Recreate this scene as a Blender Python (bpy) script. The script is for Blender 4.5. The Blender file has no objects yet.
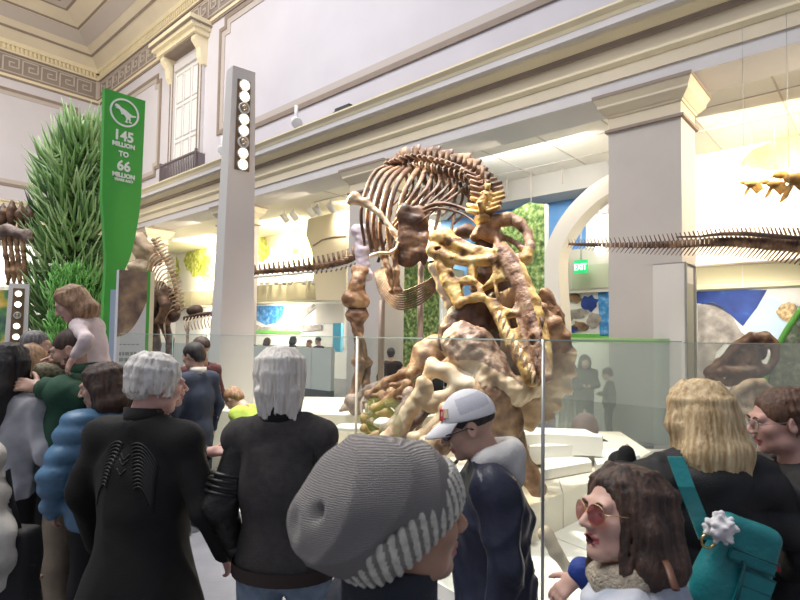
import bpy, math, random
import numpy as np
from mathutils import Vector, Matrix, Euler
random.seed(7)
SC = bpy.context.scene
COL = SC.collection
PI = math.pi

# ------------------------------------------------------------------ camera
F = 550.0; H = 1.72; PITCH = math.radians(2.5); ROLL = math.radians(0.8); PPY = 313.0
CAMROT = (Matrix.Rotation(PI/2+PITCH, 3, 'X') @ Matrix.Rotation(ROLL, 3, 'Z'))
CAMLOC = Vector((0, 0, H))
cd = bpy.data.cameras.new('camera'); cam = bpy.data.objects.new('camera', cd); COL.objects.link(cam)
cam.matrix_world = Matrix.Translation(CAMLOC) @ CAMROT.to_4x4()
cd.sensor_width = 36; cd.lens = F*36/800; cd.shift_y = (PPY-300)/800; cd.dof.use_dof = True; cd.dof.focus_distance = 4.2; cd.dof.aperture_fstop = 7; cd.clip_start = .05; cd.clip_end = 200
SC.camera = cam
def ray(px, py):
    return CAMROT @ Vector(((px-400)/F, -(py-PPY)/F, -1))
def P(px, py, Y):
    d = ray(px, py); return CAMLOC + d*(Y/d.y)
def G(px, py, z=0):
    d = ray(px, py); return CAMLOC + d*((z-H)/d.z)
U = Vector((-.743, .669, 0)); V = Vector((.669, .743, 0))
def B(a, b, z=0): return U*a + V*b + Vector((0, 0, z))
def W(px, py, b):           # where a sight line meets a plane parallel to the colonnade -> (a, z)
    d = ray(px, py); p = CAMLOC + d*(b/d.dot(V)); return p.dot(U), p.z
def WE(px, py, a):          # the same for planes parallel to the end wall -> (b, z)
    d = ray(px, py); p = CAMLOC + d*(a/d.dot(U)); return p.dot(V), p.z

# ------------------------------------------------------------------ materials
def mat(name, col, rough=.6, metal=0, noise=0, nscale=8, col2=None, bump=0, bscale=30, emis=0, ecol=None, stretch=None, spec=.5, detail=4, sheen=0, ramp=(.35,.65)):
    m = bpy.data.materials.new(name); m.use_nodes = True
    nt = m.node_tree; N = nt.nodes; L = nt.links; bs = N['Principled BSDF']
    bs.inputs['Roughness'].default_value = rough; bs.inputs['Metallic'].default_value = metal
    bs.inputs['Specular IOR Level'].default_value = spec
    if sheen: bs.inputs['Sheen Weight'].default_value = sheen
    c = (*col, 1)
    bs.inputs['Base Color'].default_value = c
    tc = N.new('ShaderNodeTexCoord'); src = tc.outputs['Object']
    if stretch:
        mp = N.new('ShaderNodeMapping'); mp.inputs['Scale'].default_value = stretch
        L.new(src, mp.inputs['Vector']); src = mp.outputs['Vector']
    if noise or col2:
        nz = N.new('ShaderNodeTexNoise'); nz.inputs['Scale'].default_value = nscale; nz.inputs['Detail'].default_value = detail
        L.new(src, nz.inputs['Vector'])
        rp = N.new('ShaderNodeValToRGB')
        rp.color_ramp.elements[0].position = ramp[0]; rp.color_ramp.elements[1].position = ramp[1]
        if col2: c2 = (*col2, 1)
        else: c2 = tuple(max(0, x*(1-noise)) for x in col)+(1,)
        rp.color_ramp.elements[0].color = c; rp.color_ramp.elements[1].color = c2
        L.new(nz.outputs['Fac'], rp.inputs['Fac']); L.new(rp.outputs['Color'], bs.inputs['Base Color'])
    if bump:
        n2 = N.new('ShaderNodeTexNoise'); n2.inputs['Scale'].default_value = bscale; n2.inputs['Detail'].default_value = 5
        L.new(src, n2.inputs['Vector'])
        bp = N.new('ShaderNodeBump'); bp.inputs['Strength'].default_value = bump; bp.inputs['Distance'].default_value = .02
        L.new(n2.outputs['Fac'], bp.inputs['Height']); L.new(bp.outputs['Normal'], bs.inputs['Normal'])
    if emis:
        bs.inputs['Emission Color'].default_value = (*(ecol or col), 1); bs.inputs['Emission Strength'].default_value = emis
    return m
def wavemat(name, c1, c2, scale, direction='Z', dist=0, rough=.8, bump=.5, lo=.4, hi=.6, btype='BANDS'):
    m = bpy.data.materials.new(name); m.use_nodes = True
    nt = m.node_tree; N = nt.nodes; L = nt.links; bs = N['Principled BSDF']; bs.inputs['Roughness'].default_value = rough
    tc = N.new('ShaderNodeTexCoord'); w = N.new('ShaderNodeTexWave'); w.bands_direction = direction
    w.inputs['Scale'].default_value = scale; w.inputs['Distortion'].default_value = dist; w.inputs['Detail'].default_value = 2
    L.new(tc.outputs['Object'], w.inputs['Vector'])
    rp = N.new('ShaderNodeValToRGB'); rp.color_ramp.elements[0].position = lo; rp.color_ramp.elements[1].position = hi
    rp.color_ramp.elements[0].color = (*c1, 1); rp.color_ramp.elements[1].color = (*c2, 1)
    L.new(w.outputs['Fac'], rp.inputs['Fac']); L.new(rp.outputs['Color'], bs.inputs['Base Color'])
    b = N.new('ShaderNodeBump'); b.inputs['Strength'].default_value = bump; b.inputs['Distance'].default_value = .01
    L.new(w.outputs['Fac'], b.inputs['Height']); L.new(b.outputs['Normal'], bs.inputs['Normal'])
    return m
def multimat(name, stops, scale=3, detail=6, rough=.7, kind='noise', stretch=(1,1,1), bump=0, emis=0, distortion=0):
    m = bpy.data.materials.new(name); m.use_nodes = True
    nt = m.node_tree; N = nt.nodes; L = nt.links; bs = N['Principled BSDF']; bs.inputs['Roughness'].default_value = rough
    tc = N.new('ShaderNodeTexCoord'); mp = N.new('ShaderNodeMapping'); mp.inputs['Scale'].default_value = stretch
    L.new(tc.outputs['Object'], mp.inputs['Vector'])
    if kind == 'noise':
        t = N.new('ShaderNodeTexNoise'); t.inputs['Detail'].default_value = detail; t.inputs['Distortion'].default_value = distortion; o = t.outputs['Fac']
    else:
        t = N.new('ShaderNodeTexVoronoi'); o = t.outputs['Color']
    t.inputs['Scale'].default_value = scale
    L.new(mp.outputs['Vector'], t.inputs['Vector'])
    rp = N.new('ShaderNodeValToRGB'); cr = rp.color_ramp
    while len(cr.elements) < len(stops): cr.elements.new(.5)
    for e, (p, c) in zip(cr.elements, stops): e.position = p; e.color = (*c, 1)
    L.new(o, rp.inputs['Fac']); L.new(rp.outputs['Color'], bs.inputs['Base Color'])
    if emis:
        L.new(rp.outputs['Color'], bs.inputs['Emission Color']); bs.inputs['Emission Strength'].default_value = emis
    if bump:
        b = N.new('ShaderNodeBump'); b.inputs['Strength'].default_value = bump; b.inputs['Distance'].default_value = .02
        t2 = N.new('ShaderNodeTexNoise'); t2.inputs['Scale'].default_value = scale*4.5; t2.inputs['Detail'].default_value = 6; L.new(mp.outputs['Vector'], t2.inputs['Vector'])
        L.new(t2.outputs['Fac'], b.inputs['Height']); L.new(b.outputs['Normal'], bs.inputs['Normal'])
    return m
def glassmat(name, tint=(.9,.96,.93), refl=.06, haze=0.0, hcol=(.8,.85,.82)):
    m = bpy.data.materials.new(name); m.use_nodes = True
    nt = m.node_tree; N = nt.nodes; L = nt.links; N.remove(N['Principled BSDF'])
    out = N['Material Output']
    tr = N.new('ShaderNodeBsdfTransparent'); tr.inputs['Color'].default_value = (*tint, 1)
    gl = N.new('ShaderNodeBsdfGlossy'); gl.inputs['Roughness'].default_value = .02
    fr = N.new('ShaderNodeLayerWeight'); fr.inputs['Blend'].default_value = .5
    pw = N.new('ShaderNodeMath'); pw.operation = 'POWER'; pw.inputs[1].default_value = 4; L.new(fr.outputs['Facing'], pw.inputs[0])
    ma = N.new('ShaderNodeMath'); ma.operation = 'MULTIPLY_ADD'; ma.inputs[1].default_value = .6; ma.inputs[2].default_value = refl*.5; L.new(pw.outputs[0], ma.inputs[0])
    mx = N.new('ShaderNodeMixShader'); L.new(ma.outputs[0], mx.inputs['Fac'])
    L.new(tr.outputs['BSDF'], mx.inputs[1]); L.new(gl.outputs['BSDF'], mx.inputs[2])
    last = mx
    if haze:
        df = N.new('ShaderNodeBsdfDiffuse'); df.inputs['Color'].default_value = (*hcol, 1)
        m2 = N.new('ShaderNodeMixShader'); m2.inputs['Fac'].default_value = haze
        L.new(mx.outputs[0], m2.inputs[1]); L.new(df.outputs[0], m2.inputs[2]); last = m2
    L.new(last.outputs[0], out.inputs['Surface'])
    return m

# ------------------------------------------------------------------ objects
def wloc(o):
    v = Vector((0, 0, 0))
    while o is not None: v = v + o.location; o = o.parent
    return v
def tag(o, label=None, cat=None, group=None, kind=None):
    if label: o['label'] = label
    if cat: o['category'] = cat
    if group: o['group'] = group
    if kind: o['kind'] = kind
    return o
def thing(name, label, cat, loc, group=None):
    o = bpy.data.objects.new(name, None); COL.objects.link(o); o.location = loc; o.empty_display_size = .1
    return tag(o, label, cat, group)
def link_mesh(name, v, f, mats, parent=None, midx=None, smooth=True):
    v = np.asarray(v, dtype=float).reshape(-1, 3)
    if parent is None:
        o0 = Vector(((v[:,0].min()+v[:,0].max())/2, (v[:,1].min()+v[:,1].max())/2, v[:,2].min())); loc = o0
    else:
        o0 = wloc(parent); loc = Vector((0, 0, 0))
    v = v - np.array(o0)
    me = bpy.data.meshes.new(name); me.from_pydata(v.tolist(), [], f if isinstance(f, list) else f.tolist())
    me.update()
    if not isinstance(mats, (list, tuple)): mats = [mats]
    for m in mats: me.materials.append(m)
    if midx is not None: me.polygons.foreach_set('material_index', np.asarray(midx, dtype=np.int32))
    if smooth is True: me.polygons.foreach_set('use_smooth', [True]*len(me.polygons))
    elif smooth: me.polygons.foreach_set('use_smooth', list(smooth))
    o = bpy.data.objects.new(name, me); COL.objects.link(o); o.location = loc
    if parent is not None: o.parent = parent
    return o
def frame_from(d, up=Vector((0, 0, 1))):
    d = Vector(d).normalized()
    if abs(d.dot(up)) > .98: up = Vector((0, 1, 0))
    x = d.cross(up).normalized(); y = x.cross(d).normalized()
    return x, y
class MB:
    def __init__(s): s.v = []; s.f = []; s.mi = []; s.sm = []; s.cur = 0
    def add(s, vs, fs, sm=False):
        n = len(s.v); s.v.extend([tuple(p) for p in vs])
        for f in fs: s.f.append([i+n for i in f]); s.mi.append(s.cur); s.sm.append(sm)
    def hexa(s, p):     # 8 corners: bottom 4 ccw, top 4 ccw
        s.add(p, [(3,2,1,0),(4,5,6,7),(0,1,5,4),(1,2,6,5),(2,3,7,6),(3,0,4,7)])
    def box(s, c, d, M=None, bev=0):
        c = Vector(c); M = M or Matrix.Identity(3); x, y, z = [q/2 for q in d]
        pts = [c + M @ Vector(q) for q in ((-x,-y,-z),(x,-y,-z),(x,y,-z),(-x,y,-z),(-x,-y,z),(x,-y,z),(x,y,z),(-x,y,z))]
        s.hexa(pts)
    def bbox(s, a, b, z):
        a0, a1 = a; b0, b1 = b; z0, z1 = z     # building frame; local x = -a
        s.hexa([B(a1,b0,z0),B(a0,b0,z0),B(a0,b1,z0),B(a1,b1,z0),B(a1,b0,z1),B(a0,b0,z1),B(a0,b1,z1),B(a1,b1,z1)])
    def profile(s, pts, a0, a1, fn=None):     # extrude polygon (b,z) along a
        fn = fn or (lambda t, q: B(t, q[0], q[1]))
        n = len(pts); vs = [fn(a0, q) for q in pts]+[fn(a1, q) for q in pts]
        fs = [(i, (i+1) % n, n+(i+1) % n, n+i) for i in range(n)]
        s.add(vs, fs+[tuple(range(n-1,-1,-1)), tuple(range(n, 2*n))])
    def prism(s, poly, fn, d):                # fn(u, v, w) -> point ; polygon extruded w from 0 to d
        n = len(poly); vs = [fn(q[0], q[1], 0) for q in poly]+[fn(q[0], q[1], d) for q in poly]
        fs = [(i, (i+1) % n, n+(i+1) % n, n+i) for i in range(n)]
        s.add(vs, fs+[tuple(range(n-1,-1,-1)), tuple(range(n, 2*n))])
    def tube(s, pts, r, n=8, flat=1, sm=True, up=Vector((0,0,1))):
        pts = [Vector(p) for p in pts]; k = len(pts)
        if not hasattr(r, '__len__'): r = [r]*k
        vs = []; px = None
        for i, p in enumerate(pts):
            d = (pts[min(i+1, k-1)]-pts[max(i-1, 0)])
            if d.length < 1e-9: d = Vector((0,0,1))
            d.normalize()
            if px is None: x, y = frame_from(d, up)
            else:
                x = px - d*px.dot(d)
                if x.length < 1e-6: x, y = frame_from(d, up)
                x.normalize(); y = d.cross(x) * -1
                y = x.cross(d).normalized()
            px = x
            for j in range(n):
                t = 2*PI*j/n; vs.append(p + x*(math.cos(t)*r[i]) + y*(math.sin(t)*r[i]*flat))
        fs = [(i*n+j, i*n+(j+1) % n, (i+1)*n+(j+1) % n, (i+1)*n+j) for i in range(k-1) for j in range(n)]
        fs = [f[::-1] for f in fs]
        fs += [tuple(range(n)), tuple(range((k-1)*n+n-1, (k-1)*n-1, -1))]
        s.add(vs, fs, sm)
    def lathe(s, prof, c, axis=Vector((0,0,1)), n=20, sm=True):
        x, y = frame_from(axis); axis = Vector(axis).normalized(); c = Vector(c); k = len(prof)
        vs = [c + axis*h + (x*math.cos(2*PI*j/n)+y*math.sin(2*PI*j/n))*r for r, h in prof for j in range(n)]
        fs = [(i*n+j, (i+1)*n+j, (i+1)*n+(j+1) % n, i*n+(j+1) % n) for i in range(k-1) for j in range(n)]
        s.add(vs, fs+[tuple(range(n)), tuple(range((k-1)*n+n-1, (k-1)*n-1, -1))], sm)
    def ell(s, c, r, M=None, n=12, m=8):
        c = Vector(c); M = M or Matrix.Identity(3); vs = []; fs = []
        if not hasattr(r, '__len__'): r = (r, r, r)
        for i in range(m+1):
            t = PI*i/m
            for j in range(n):
                p = 2*PI*j/n; vs.append(c + M @ Vector((r[0]*math.sin(t)*math.cos(p), r[1]*math.sin(t)*math.sin(p), r[2]*math.cos(t))))
        fs = [(i*n+j, (i+1)*n+j, (i+1)*n+(j+1) % n, i*n+(j+1) % n) for i in range(m) for j in range(n)]
        s.add(vs, fs, True)
    def text(s, body, fn, size, bold=0.0, align='CENTER', d=.01):
        cu = bpy.data.curves.new('t', 'FONT'); cu.body = body; cu.size = size; cu.align_x = align; cu.extrude = d; cu.offset = bold; cu.resolution_u = 3
        o = bpy.data.objects.new('t', cu); COL.objects.link(o)
        dg = bpy.context.evaluated_depsgraph_get(); me = bpy.data.meshes.new_from_object(o.evaluated_get(dg))
        vs = [fn(v.co.x, v.co.y, v.co.z) for v in me.vertices]; fs = [tuple(p.vertices) for p in me.polygons]
        s.add(vs, fs)
        bpy.data.objects.remove(o); bpy.data.curves.remove(cu); bpy.data.meshes.remove(me)
    def build(s, name, mats, parent=None, label=None, cat=None, group=None, kind=None):
        o = link_mesh(name, s.v, s.f, mats, parent, s.mi if isinstance(mats, (list, tuple)) else None, s.sm)
        return tag(o, label, cat, group, kind)

def spline(pts, n=8):       # Catmull-Rom through points of any dimension
    p = [np.array(q, float) for q in pts]; p = [2*p[0]-p[1]]+p+[2*p[-1]-p[-2]]; out = []
    for i in range(1, len(p)-2):
        for k in range(n):
            t = k/n; a, b, c, d = p[i-1], p[i], p[i+1], p[i+2]
            out.append(.5*((2*b)+(c-a)*t+(2*a-5*b+4*c-d)*t*t+(3*b-a-3*c+d)*t**3))
    out.append(p[-2]); return out

# ------------------------------------------------------------------ implicit solids -> one continuous mesh
class SDF:
    def __init__(s): s.ops = []; s.noise = []
    def cap(s, a, b, ra, rb=None, k=.03, sub=False, tagid=0):
        a = np.array(a, float); b = np.array(b, float); rb = ra if rb is None else rb
        lo = np.minimum(a-ra, b-rb); hi = np.maximum(a+ra, b+rb)
        def fn(X, Y, Z):
            d = b-a; L2 = max(d@d, 1e-12)
            px, py, pz = X-a[0], Y-a[1], Z-a[2]
            t = np.clip((px*d[0]+py*d[1]+pz*d[2])/L2, 0, 1)
            return np.sqrt((px-t*d[0])**2+(py-t*d[1])**2+(pz-t*d[2])**2)-(ra+(rb-ra)*t)
        s.ops.append((lo, hi, fn, k, sub)); return s
    def chain(s, pts, rs, k=.03, sub=False):
        for i in range(len(pts)-1): s.cap(pts[i], pts[i+1], rs[i], rs[i+1], k, sub)
        return s
    def ell(s, c, r, M=None, k=.03, sub=False):
        c = np.array(c, float); r = np.array(r if hasattr(r, '__len__') else (r,)*3, float)
        A = np.array(M) if M is not None else np.eye(3)
        ext = np.sqrt(((A*r[None,:])**2).sum(1)); lo = c-ext; hi = c+ext
        def fn(X, Y, Z):
            px, py, pz = X-c[0], Y-c[1], Z-c[2]
            q = [A[0,i]*px+A[1,i]*py+A[2,i]*pz for i in range(3)]
            k0 = np.sqrt((q[0]/r[0])**2+(q[1]/r[1])**2+(q[2]/r[2])**2)+1e-9
            k1 = np.sqrt((q[0]/r[0]**2)**2+(q[1]/r[1]**2)**2+(q[2]/r[2]**2)**2)+1e-9
            return k0*(k0-1)/k1
        s.ops.append((lo, hi, fn, k, sub)); return s
    def box(s, c, d, M=None, rnd=.01, k=.02, sub=False):
        c = np.array(c, float); h = np.array(d, float)/2-rnd; A = np.array(M) if M is not None else np.eye(3)
        ext = np.abs(A)@(h+rnd); lo = c-ext; hi = c+ext
        def fn(X, Y, Z):
            px, py, pz = X-c[0], Y-c[1], Z-c[2]
            q = [np.abs(A[0,i]*px+A[1,i]*py+A[2,i]*pz)-h[i] for i in range(3)]
            o = np.sqrt(np.maximum(q[0],0)**2+np.maximum(q[1],0)**2+np.maximum(q[2],0)**2)
            return o+np.minimum(np.maximum(q[0], np.maximum(q[1], q[2])), 0)-rnd
        s.ops.append((lo, hi, fn, k, sub)); return s
    def plate(s, pts, th, k=.02, sub=False, rnd=.008):      # flat plate with a polygon outline
        p = np.array([tuple(q) for q in pts], float); c = p.mean(0); _, _, vt = np.linalg.svd(p-c); u, v, n = vt
        q2 = np.stack([(p-c)@u, (p-c)@v], 1); off = np.abs((p-c)@n).max()
        lo = p.min(0)-th-rnd; hi = p.max(0)+th+rnd
        def fn(X, Y, Z):
            x, y, z = X-c[0], Y-c[1], Z-c[2]
            a = x*u[0]+y*u[1]+z*u[2]; b = x*v[0]+y*v[1]+z*v[2]; w = x*n[0]+y*n[1]+z*n[2]
            d = np.full(a.shape, 1e9); ins = np.zeros(a.shape, bool)
            for i in range(len(q2)):
                e0, e1 = q2[i], q2[(i+1) % len(q2)]; ex, ey = e1-e0; L2 = ex*ex+ey*ey
                t = np.clip(((a-e0[0])*ex+(b-e0[1])*ey)/L2, 0, 1)
                d = np.minimum(d, (a-e0[0]-t*ex)**2+(b-e0[1]-t*ey)**2)
                if abs(ey) > 1e-9: ins ^= ((e0[1] > b) != (e1[1] > b)) & (a < ex*(b-e0[1])/ey+e0[0])
            sd = np.sqrt(d)*np.where(ins, -1, 1); h = np.abs(w)-th
            return np.sqrt(np.maximum(sd,0)**2+np.maximum(h,0)**2)+np.minimum(np.maximum(sd,h),0)-rnd
        s.ops.append((lo, hi, fn, k, sub)); return s
    def half(s, c, n, k=.01):           # cut away the side the normal points to
        c = np.array(c, float); n = np.array(n, float); n = n/np.linalg.norm(n)
        s.ops.append((None, None, lambda X, Y, Z: -((X-c[0])*n[0]+(Y-c[1])*n[1]+(Z-c[2])*n[2]), k, True)); return s
    def disp(s, fn): s.noise.append(fn); return s
    def mesh(s, res, fine=None):
        """res: cell size; fine: list of (lo, hi, res) boxes where the grid is finer"""
        adds = [o for o in s.ops if not o[4]]
        lo = np.min([o[0] for o in adds], 0)-2*res-.02; hi = np.max([o[1] for o in adds], 0)+2*res+.02
        ax = []
        for d in range(3):
            x = lo[d]; c = [x]
            while x < hi[d]:
                st = res
                for (l, h, r) in fine or ():
                    if l[d]-res <= x <= h[d]: st = min(st, r)
                x += st; c.append(x)
            ax.append(np.array(c))
        nx, ny, nz = map(len, ax)
        f = np.full((nx, ny, nz), .5, dtype=np.float32)
        for (l, h, fn, k, sub) in s.ops:
            if l is None: sl = (slice(None),)*3
            else:
                m = k+2*res+.01
                sl = tuple(slice(max(0, np.searchsorted(ax[d], l[d]-m)-1), np.searchsorted(ax[d], h[d]+m)+1) for d in range(3))
            X = ax[0][sl[0]][:,None,None]; Y = ax[1][sl[1]][None,:,None]; Z = ax[2][sl[2]][None,None,:]
            g = fn(X, Y, Z); old = f[sl]
            if sub: g = -g; hh = np.maximum(k-np.abs(old-g), 0)/k; f[sl] = np.maximum(old, g)+hh*hh*k*.25
            else: hh = np.maximum(k-np.abs(old-g), 0)/k; f[sl] = np.minimum(old, g)-hh*hh*k*.25
        for fn in s.noise:
            f += fn(ax[0][:,None,None], ax[1][None,:,None], ax[2][None,None,:]).astype(np.float32)
        f[0]=f[-1]=.5; f[:,0]=.5; f[:,-1]=.5; f[:,:,0]=.5; f[:,:,-1]=.5
        return nets(f, ax)
def nets(f, ax):
    ins = f < 0
    nx, ny, nz = f.shape
    cnt = np.zeros((nx-1, ny-1, nz-1), np.int8)
    for i in (0,1):
        for j in (0,1):
            for k in (0,1): cnt += ins[i:nx-1+i, j:ny-1+j, k:nz-1+k]
    act = (cnt > 0) & (cnt < 8)
    I = np.argwhere(act)
    if len(I) == 0: return np.zeros((0,3)), np.zeros((0,4), int)
    idx = np.full(act.shape, -1, np.int64); idx[act] = np.arange(len(I))
    acc = np.zeros((len(I), 3)); num = np.zeros(len(I))
    for d in range(3):
        e = [x for x in range(3) if x != d]
        for s0 in (0,1):
            for s1 in (0,1):
                o = np.zeros(3, int); o[e[0]] = s0; o[e[1]] = s1
                p = I+o; q = p.copy(); q[:,d] += 1
                fa = f[p[:,0],p[:,1],p[:,2]]; fb = f[q[:,0],q[:,1],q[:,2]]
                m = (fa < 0) != (fb < 0)
                t = np.where(m, fa/np.where(fa == fb, 1, fa-fb), 0)
                pos = np.stack([ax[x][p[:,x]] for x in range(3)], 1)
                pos[:,d] += t*(ax[d][np.minimum(p[:,d]+1, len(ax[d])-1)]-ax[d][p[:,d]])
                acc[m] += pos[m]; num[m] += 1
    v = acc/num[:,None]
    faces = []
    for d in range(3):
        e = [(d+1) % 3, (d+2) % 3]
        sl = [slice(1,-1)]*3; sl[d] = slice(0, -1)
        sa = ins[tuple(sl)]; s2 = list(sl); s2[d] = slice(1, None); sb = ins[tuple(s2)]
        E = np.argwhere(sa != sb)
        if len(E) == 0: continue
        off = np.array([1,1,1]); off[d] = 0; E = E+off
        flip = ~ins[E[:,0],E[:,1],E[:,2]]
        def cid(a, b):
            q = E.copy(); q[:,e[0]] -= a; q[:,e[1]] -= b
            return idx[q[:,0],q[:,1],q[:,2]]
        quad = np.stack([cid(1,1), cid(0,1), cid(0,0), cid(1,0)], 1)
        quad[flip] = quad[flip][:,::-1]
        faces.append(quad)
    return v, np.concatenate(faces)
def fbm(scale, amp, seed=0):
    r = np.random.RandomState(seed); K = r.normal(size=(7,3)); K = K/np.linalg.norm(K, axis=1)[:,None]*scale*(1+r.rand(7)[:,None]*1.6); ph = r.rand(7)*6.28
    def fn(X, Y, Z):
        return sum(np.sin(K[i,0]*X+K[i,1]*Y+K[i,2]*Z+ph[i]) for i in range(7))*(amp/7*1.6)
    return fn
def folds(scale, amp, seed=0, n=4, zs=1.0):
    r = np.random.RandomState(seed); K = r.normal(size=(n,3)); K[:,2] *= zs; K = K/np.linalg.norm(K, axis=1)[:,None]*scale*(.7+.6*r.rand(n)[:,None]); ph = r.rand(n)*6.28; w = fbm(scale*.45, 1.1, seed+50)
    def fn(X, Y, Z):
        q = w(X, Y, Z)
        return -sum((1-np.abs(np.sin(K[i,0]*X+K[i,1]*Y+K[i,2]*Z+ph[i]+q)))**3 for i in range(n))*amp/n*1.6+amp*.4
    return fn
def sbuild(s, name, res, mats, parent=None, fine=None, midfn=None, label=None, cat=None, group=None, kind=None, M=None):
    v, f = s.mesh(res, fine)
    mi = midfn(v, f) if midfn else None
    if M is not None:
        A = np.array(M); v = v@A[:3,:3].T+A[:3,3]
    o = link_mesh(name, v, f, mats, parent, mi)
    return tag(o, label, cat, group, kind)
# ================================================================== MATERIALS OF THE HALL
M_wall = mat('wall_paint', (.66,.63,.67), .8, noise=.06, nscale=.6)
M_stone = mat('pillar_stone', (.57,.52,.48), .75, noise=.07, nscale=1.2)
M_cream = mat('cream_moulding', (.84,.74,.52), .6, noise=.05, nscale=1)  # warm light on the mouldings is put into this cream
M_corona = mat('pale_moulding', (.66,.63,.63), .6, noise=.05, nscale=1)
M_frieze = mat('frieze_paint', (.72,.63,.47), .7, noise=.08, nscale=.8)
M_brown = mat('brown_moulding', (.30,.235,.19), .7, noise=.1, nscale=3)
M_tanm = mat('tan_moulding', (.52,.46,.42), .7)
M_keyg = mat('key_ground', (.30,.25,.22), .8)
M_keyl = mat('key_line', (.56,.49,.43), .7)
M_cove = mat('cove_plaster', (.74,.65,.50), .7, noise=.08, nscale=.7)
M_ceil = mat('aisle_ceiling', (.78,.76,.70), .8)
M_floor = mat('floor_stone', (.17,.17,.19), .5, noise=.25, nscale=3, bump=.05)
M_beige = mat('beige_panel', (.46,.43,.29), .7)
M_greige = mat('greige_panel', (.62,.60,.55), .7)
M_white = mat('white_paint', (.82,.81,.78), .6)
M_dark = mat('dark_metal', (.05,.05,.055), .5)
M_steel = mat('brushed_steel', (.45,.45,.43), .35, metal=.8)
M_lampw = mat('lamp_white', (.85,.85,.87), .4)
M_bulb = mat('bulb_glow', (1,.9,.7), .4, emis=7, ecol=(1,.80,.48))

# ================================================================== SETTING
BW = 9.9; EA = 29.3
mb = MB(); mb.add([(-40,-12,0),(40,-12,0),(40,40,0),(-40,40,0)], [(0,1,2,3)]); mb.build('floor', M_floor, kind='structure')
m = MB(); m.bbox((-7, EA+.4), (BW, BW+.5), (7.42, 14.75)); m.build('wall_right', M_wall, kind='structure')
m = MB(); m.bbox((EA, EA+.4), (-12, BW), (7.42, 14.75)); m.build('wall_end', M_wall, kind='structure')
m = MB(); m.bbox((-7, 31), (15, 15.3), (0, 6.6)); m.build('wall_back', M_white, kind='structure')
m = MB(); m.bbox((31, 31.3), (-12, 15.3), (0, 7.4)); m.build('wall_far', M_white, kind='structure')
m = MB(); m.bbox((-7, 31), (10.66, 15), (6.36, 6.5)); m.build('ceiling', M_ceil, kind='structure')
TN = [0]
def trim(mb, ma, parent=None):
    TN[0] += 1; return mb.build('trim_%d' % TN[0], ma, parent, kind='structure')
A0, A1 = -7, EA
def prof(pts, ma, a0=A0, a1=A1):
    m = MB(); m.profile(pts, a0, a1); trim(m, ma)
def entab(fn, a0, a1):
    for pts, ma in (
        ([(.96,6.1),(.96,7.4),(-.02,7.4),(-.02,6.34),(-.02,6.1)], M_corona),          # core and lower fascia
        ([(0,6.34),(-.06,6.34),(-.06,6.56),(0,6.56)], M_frieze),
        ([(0,6.56),(-.08,6.56),(-.14,6.62),(-.14,6.67),(-.05,6.70),(0,6.70)], M_cream),
        ([(0,6.70),(-.04,6.70),(-.04,6.93),(0,6.93)], M_frieze),
        ([(0,6.93),(-.10,6.93),(-.12,7.02),(0,7.02)], M_brown),
        ([(0,7.02),(-.16,7.02),(-.30,7.10),(-.32,7.14),(0,7.14)], M_cream),
        ([(0,7.14),(-.46,7.14),(-.46,7.27),(0,7.27)], M_corona),
        ([(0,7.27),(-.47,7.27),(-.50,7.33),(-.58,7.40),(-.58,7.44),(0,7.44)], M_cream),
        ([(0,7.44),(-.56,7.44),(-.56,7.455),(.1,7.47)], M_brown)):
        m = MB(); m.profile(pts, a0, a1, fn); trim(m, ma)
entab(lambda t, q: B(t, 9.70+q[0], q[1]), A0, EA+.5)
entab(lambda t, q: B(EA-.2+q[0], t, q[1]), -12, 9.7)
# wainscot strip at the foot of the wall, on top of the cornice
prof([(BW,7.44),(BW-.1,7.44),(BW-.1,7.62),(BW,7.66)], M_corona)
# ---- upper mouldings: key band, dentils, cove
def wallfn(side):           # (run, height, out) -> point
    if side == 'right': return lambda r, z, o: B(r, BW-o, z)
    return lambda r, z, o: B(EA-o, r, z)
KEY = [(0,0),(0,4),(4,4),(4,1.2),(1.6,1.2),(1.6,2.6),(2.8,2.6)]
def wbox(m, fn, r0, r1, z0, z1, o0, o1):
    m.hexa([fn(r0,z0,o1),fn(r1,z0,o1),fn(r1,z0,o0),fn(r0,z0,o0),fn(r0,z1,o1),fn(r1,z1,o1),fn(r1,z1,o0),fn(r0,z1,o0)])
for side, r0, r1 in (('right', 12, EA), ('end', -10, BW)):
    fn = wallfn(side)
    for z0, z1, o, ma in ((13.02,13.10,.05,M_brown),(13.10,13.22,.08,M_cream),(13.22,13.28,.10,M_brown),(14.16,14.22,.10,M_brown),(14.22,14.3,.12,M_cream)):
        m = MB(); wbox(m, fn, r0, r1, z0, z1, 0, o); trim(m, ma)
    m = MB(); wbox(m, fn, r0, r1, 13.28, 14.16, 0, .05); band = trim(m, M_keyg)
    m = MB(); s = .15; n = int((r1-.35-r0)/(5*s))
    for k in range(n):
        x0 = r1-.3-(k+1)*5*s
        for (ax, ay), (bx, by) in zip(KEY[:-1], KEY[1:]):
            wbox(m, fn, x0+min(ax,bx)*s, x0+max(ax,bx)*s+.055, 13.38+min(ay,by)*s, 13.38+max(ay,by)*s+.055, .05, .075)
        wbox(m, fn, x0, x0+5*s, 13.32, 13.365, .05, .075)
    wbox(m, fn, r0, r1, 14.08, 14.12, .05, .075); wbox(m, fn, r1-.2, r1, 13.28, 14.16, .05, .09)
    m.build('key_pattern', M_keyl, band, kind='structure')
    m = MB(); k = r0
    while k < r1-.3: wbox(m, fn, k, k+.1, 14.3, 14.52, .02, .16); k += .17
    wbox(m, fn, r0, r1, 14.52, 14.75, 0, .22); wbox(m, fn, r0, r1, 14.3, 14.52, 0, .05); trim(m, M_cream)
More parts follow.
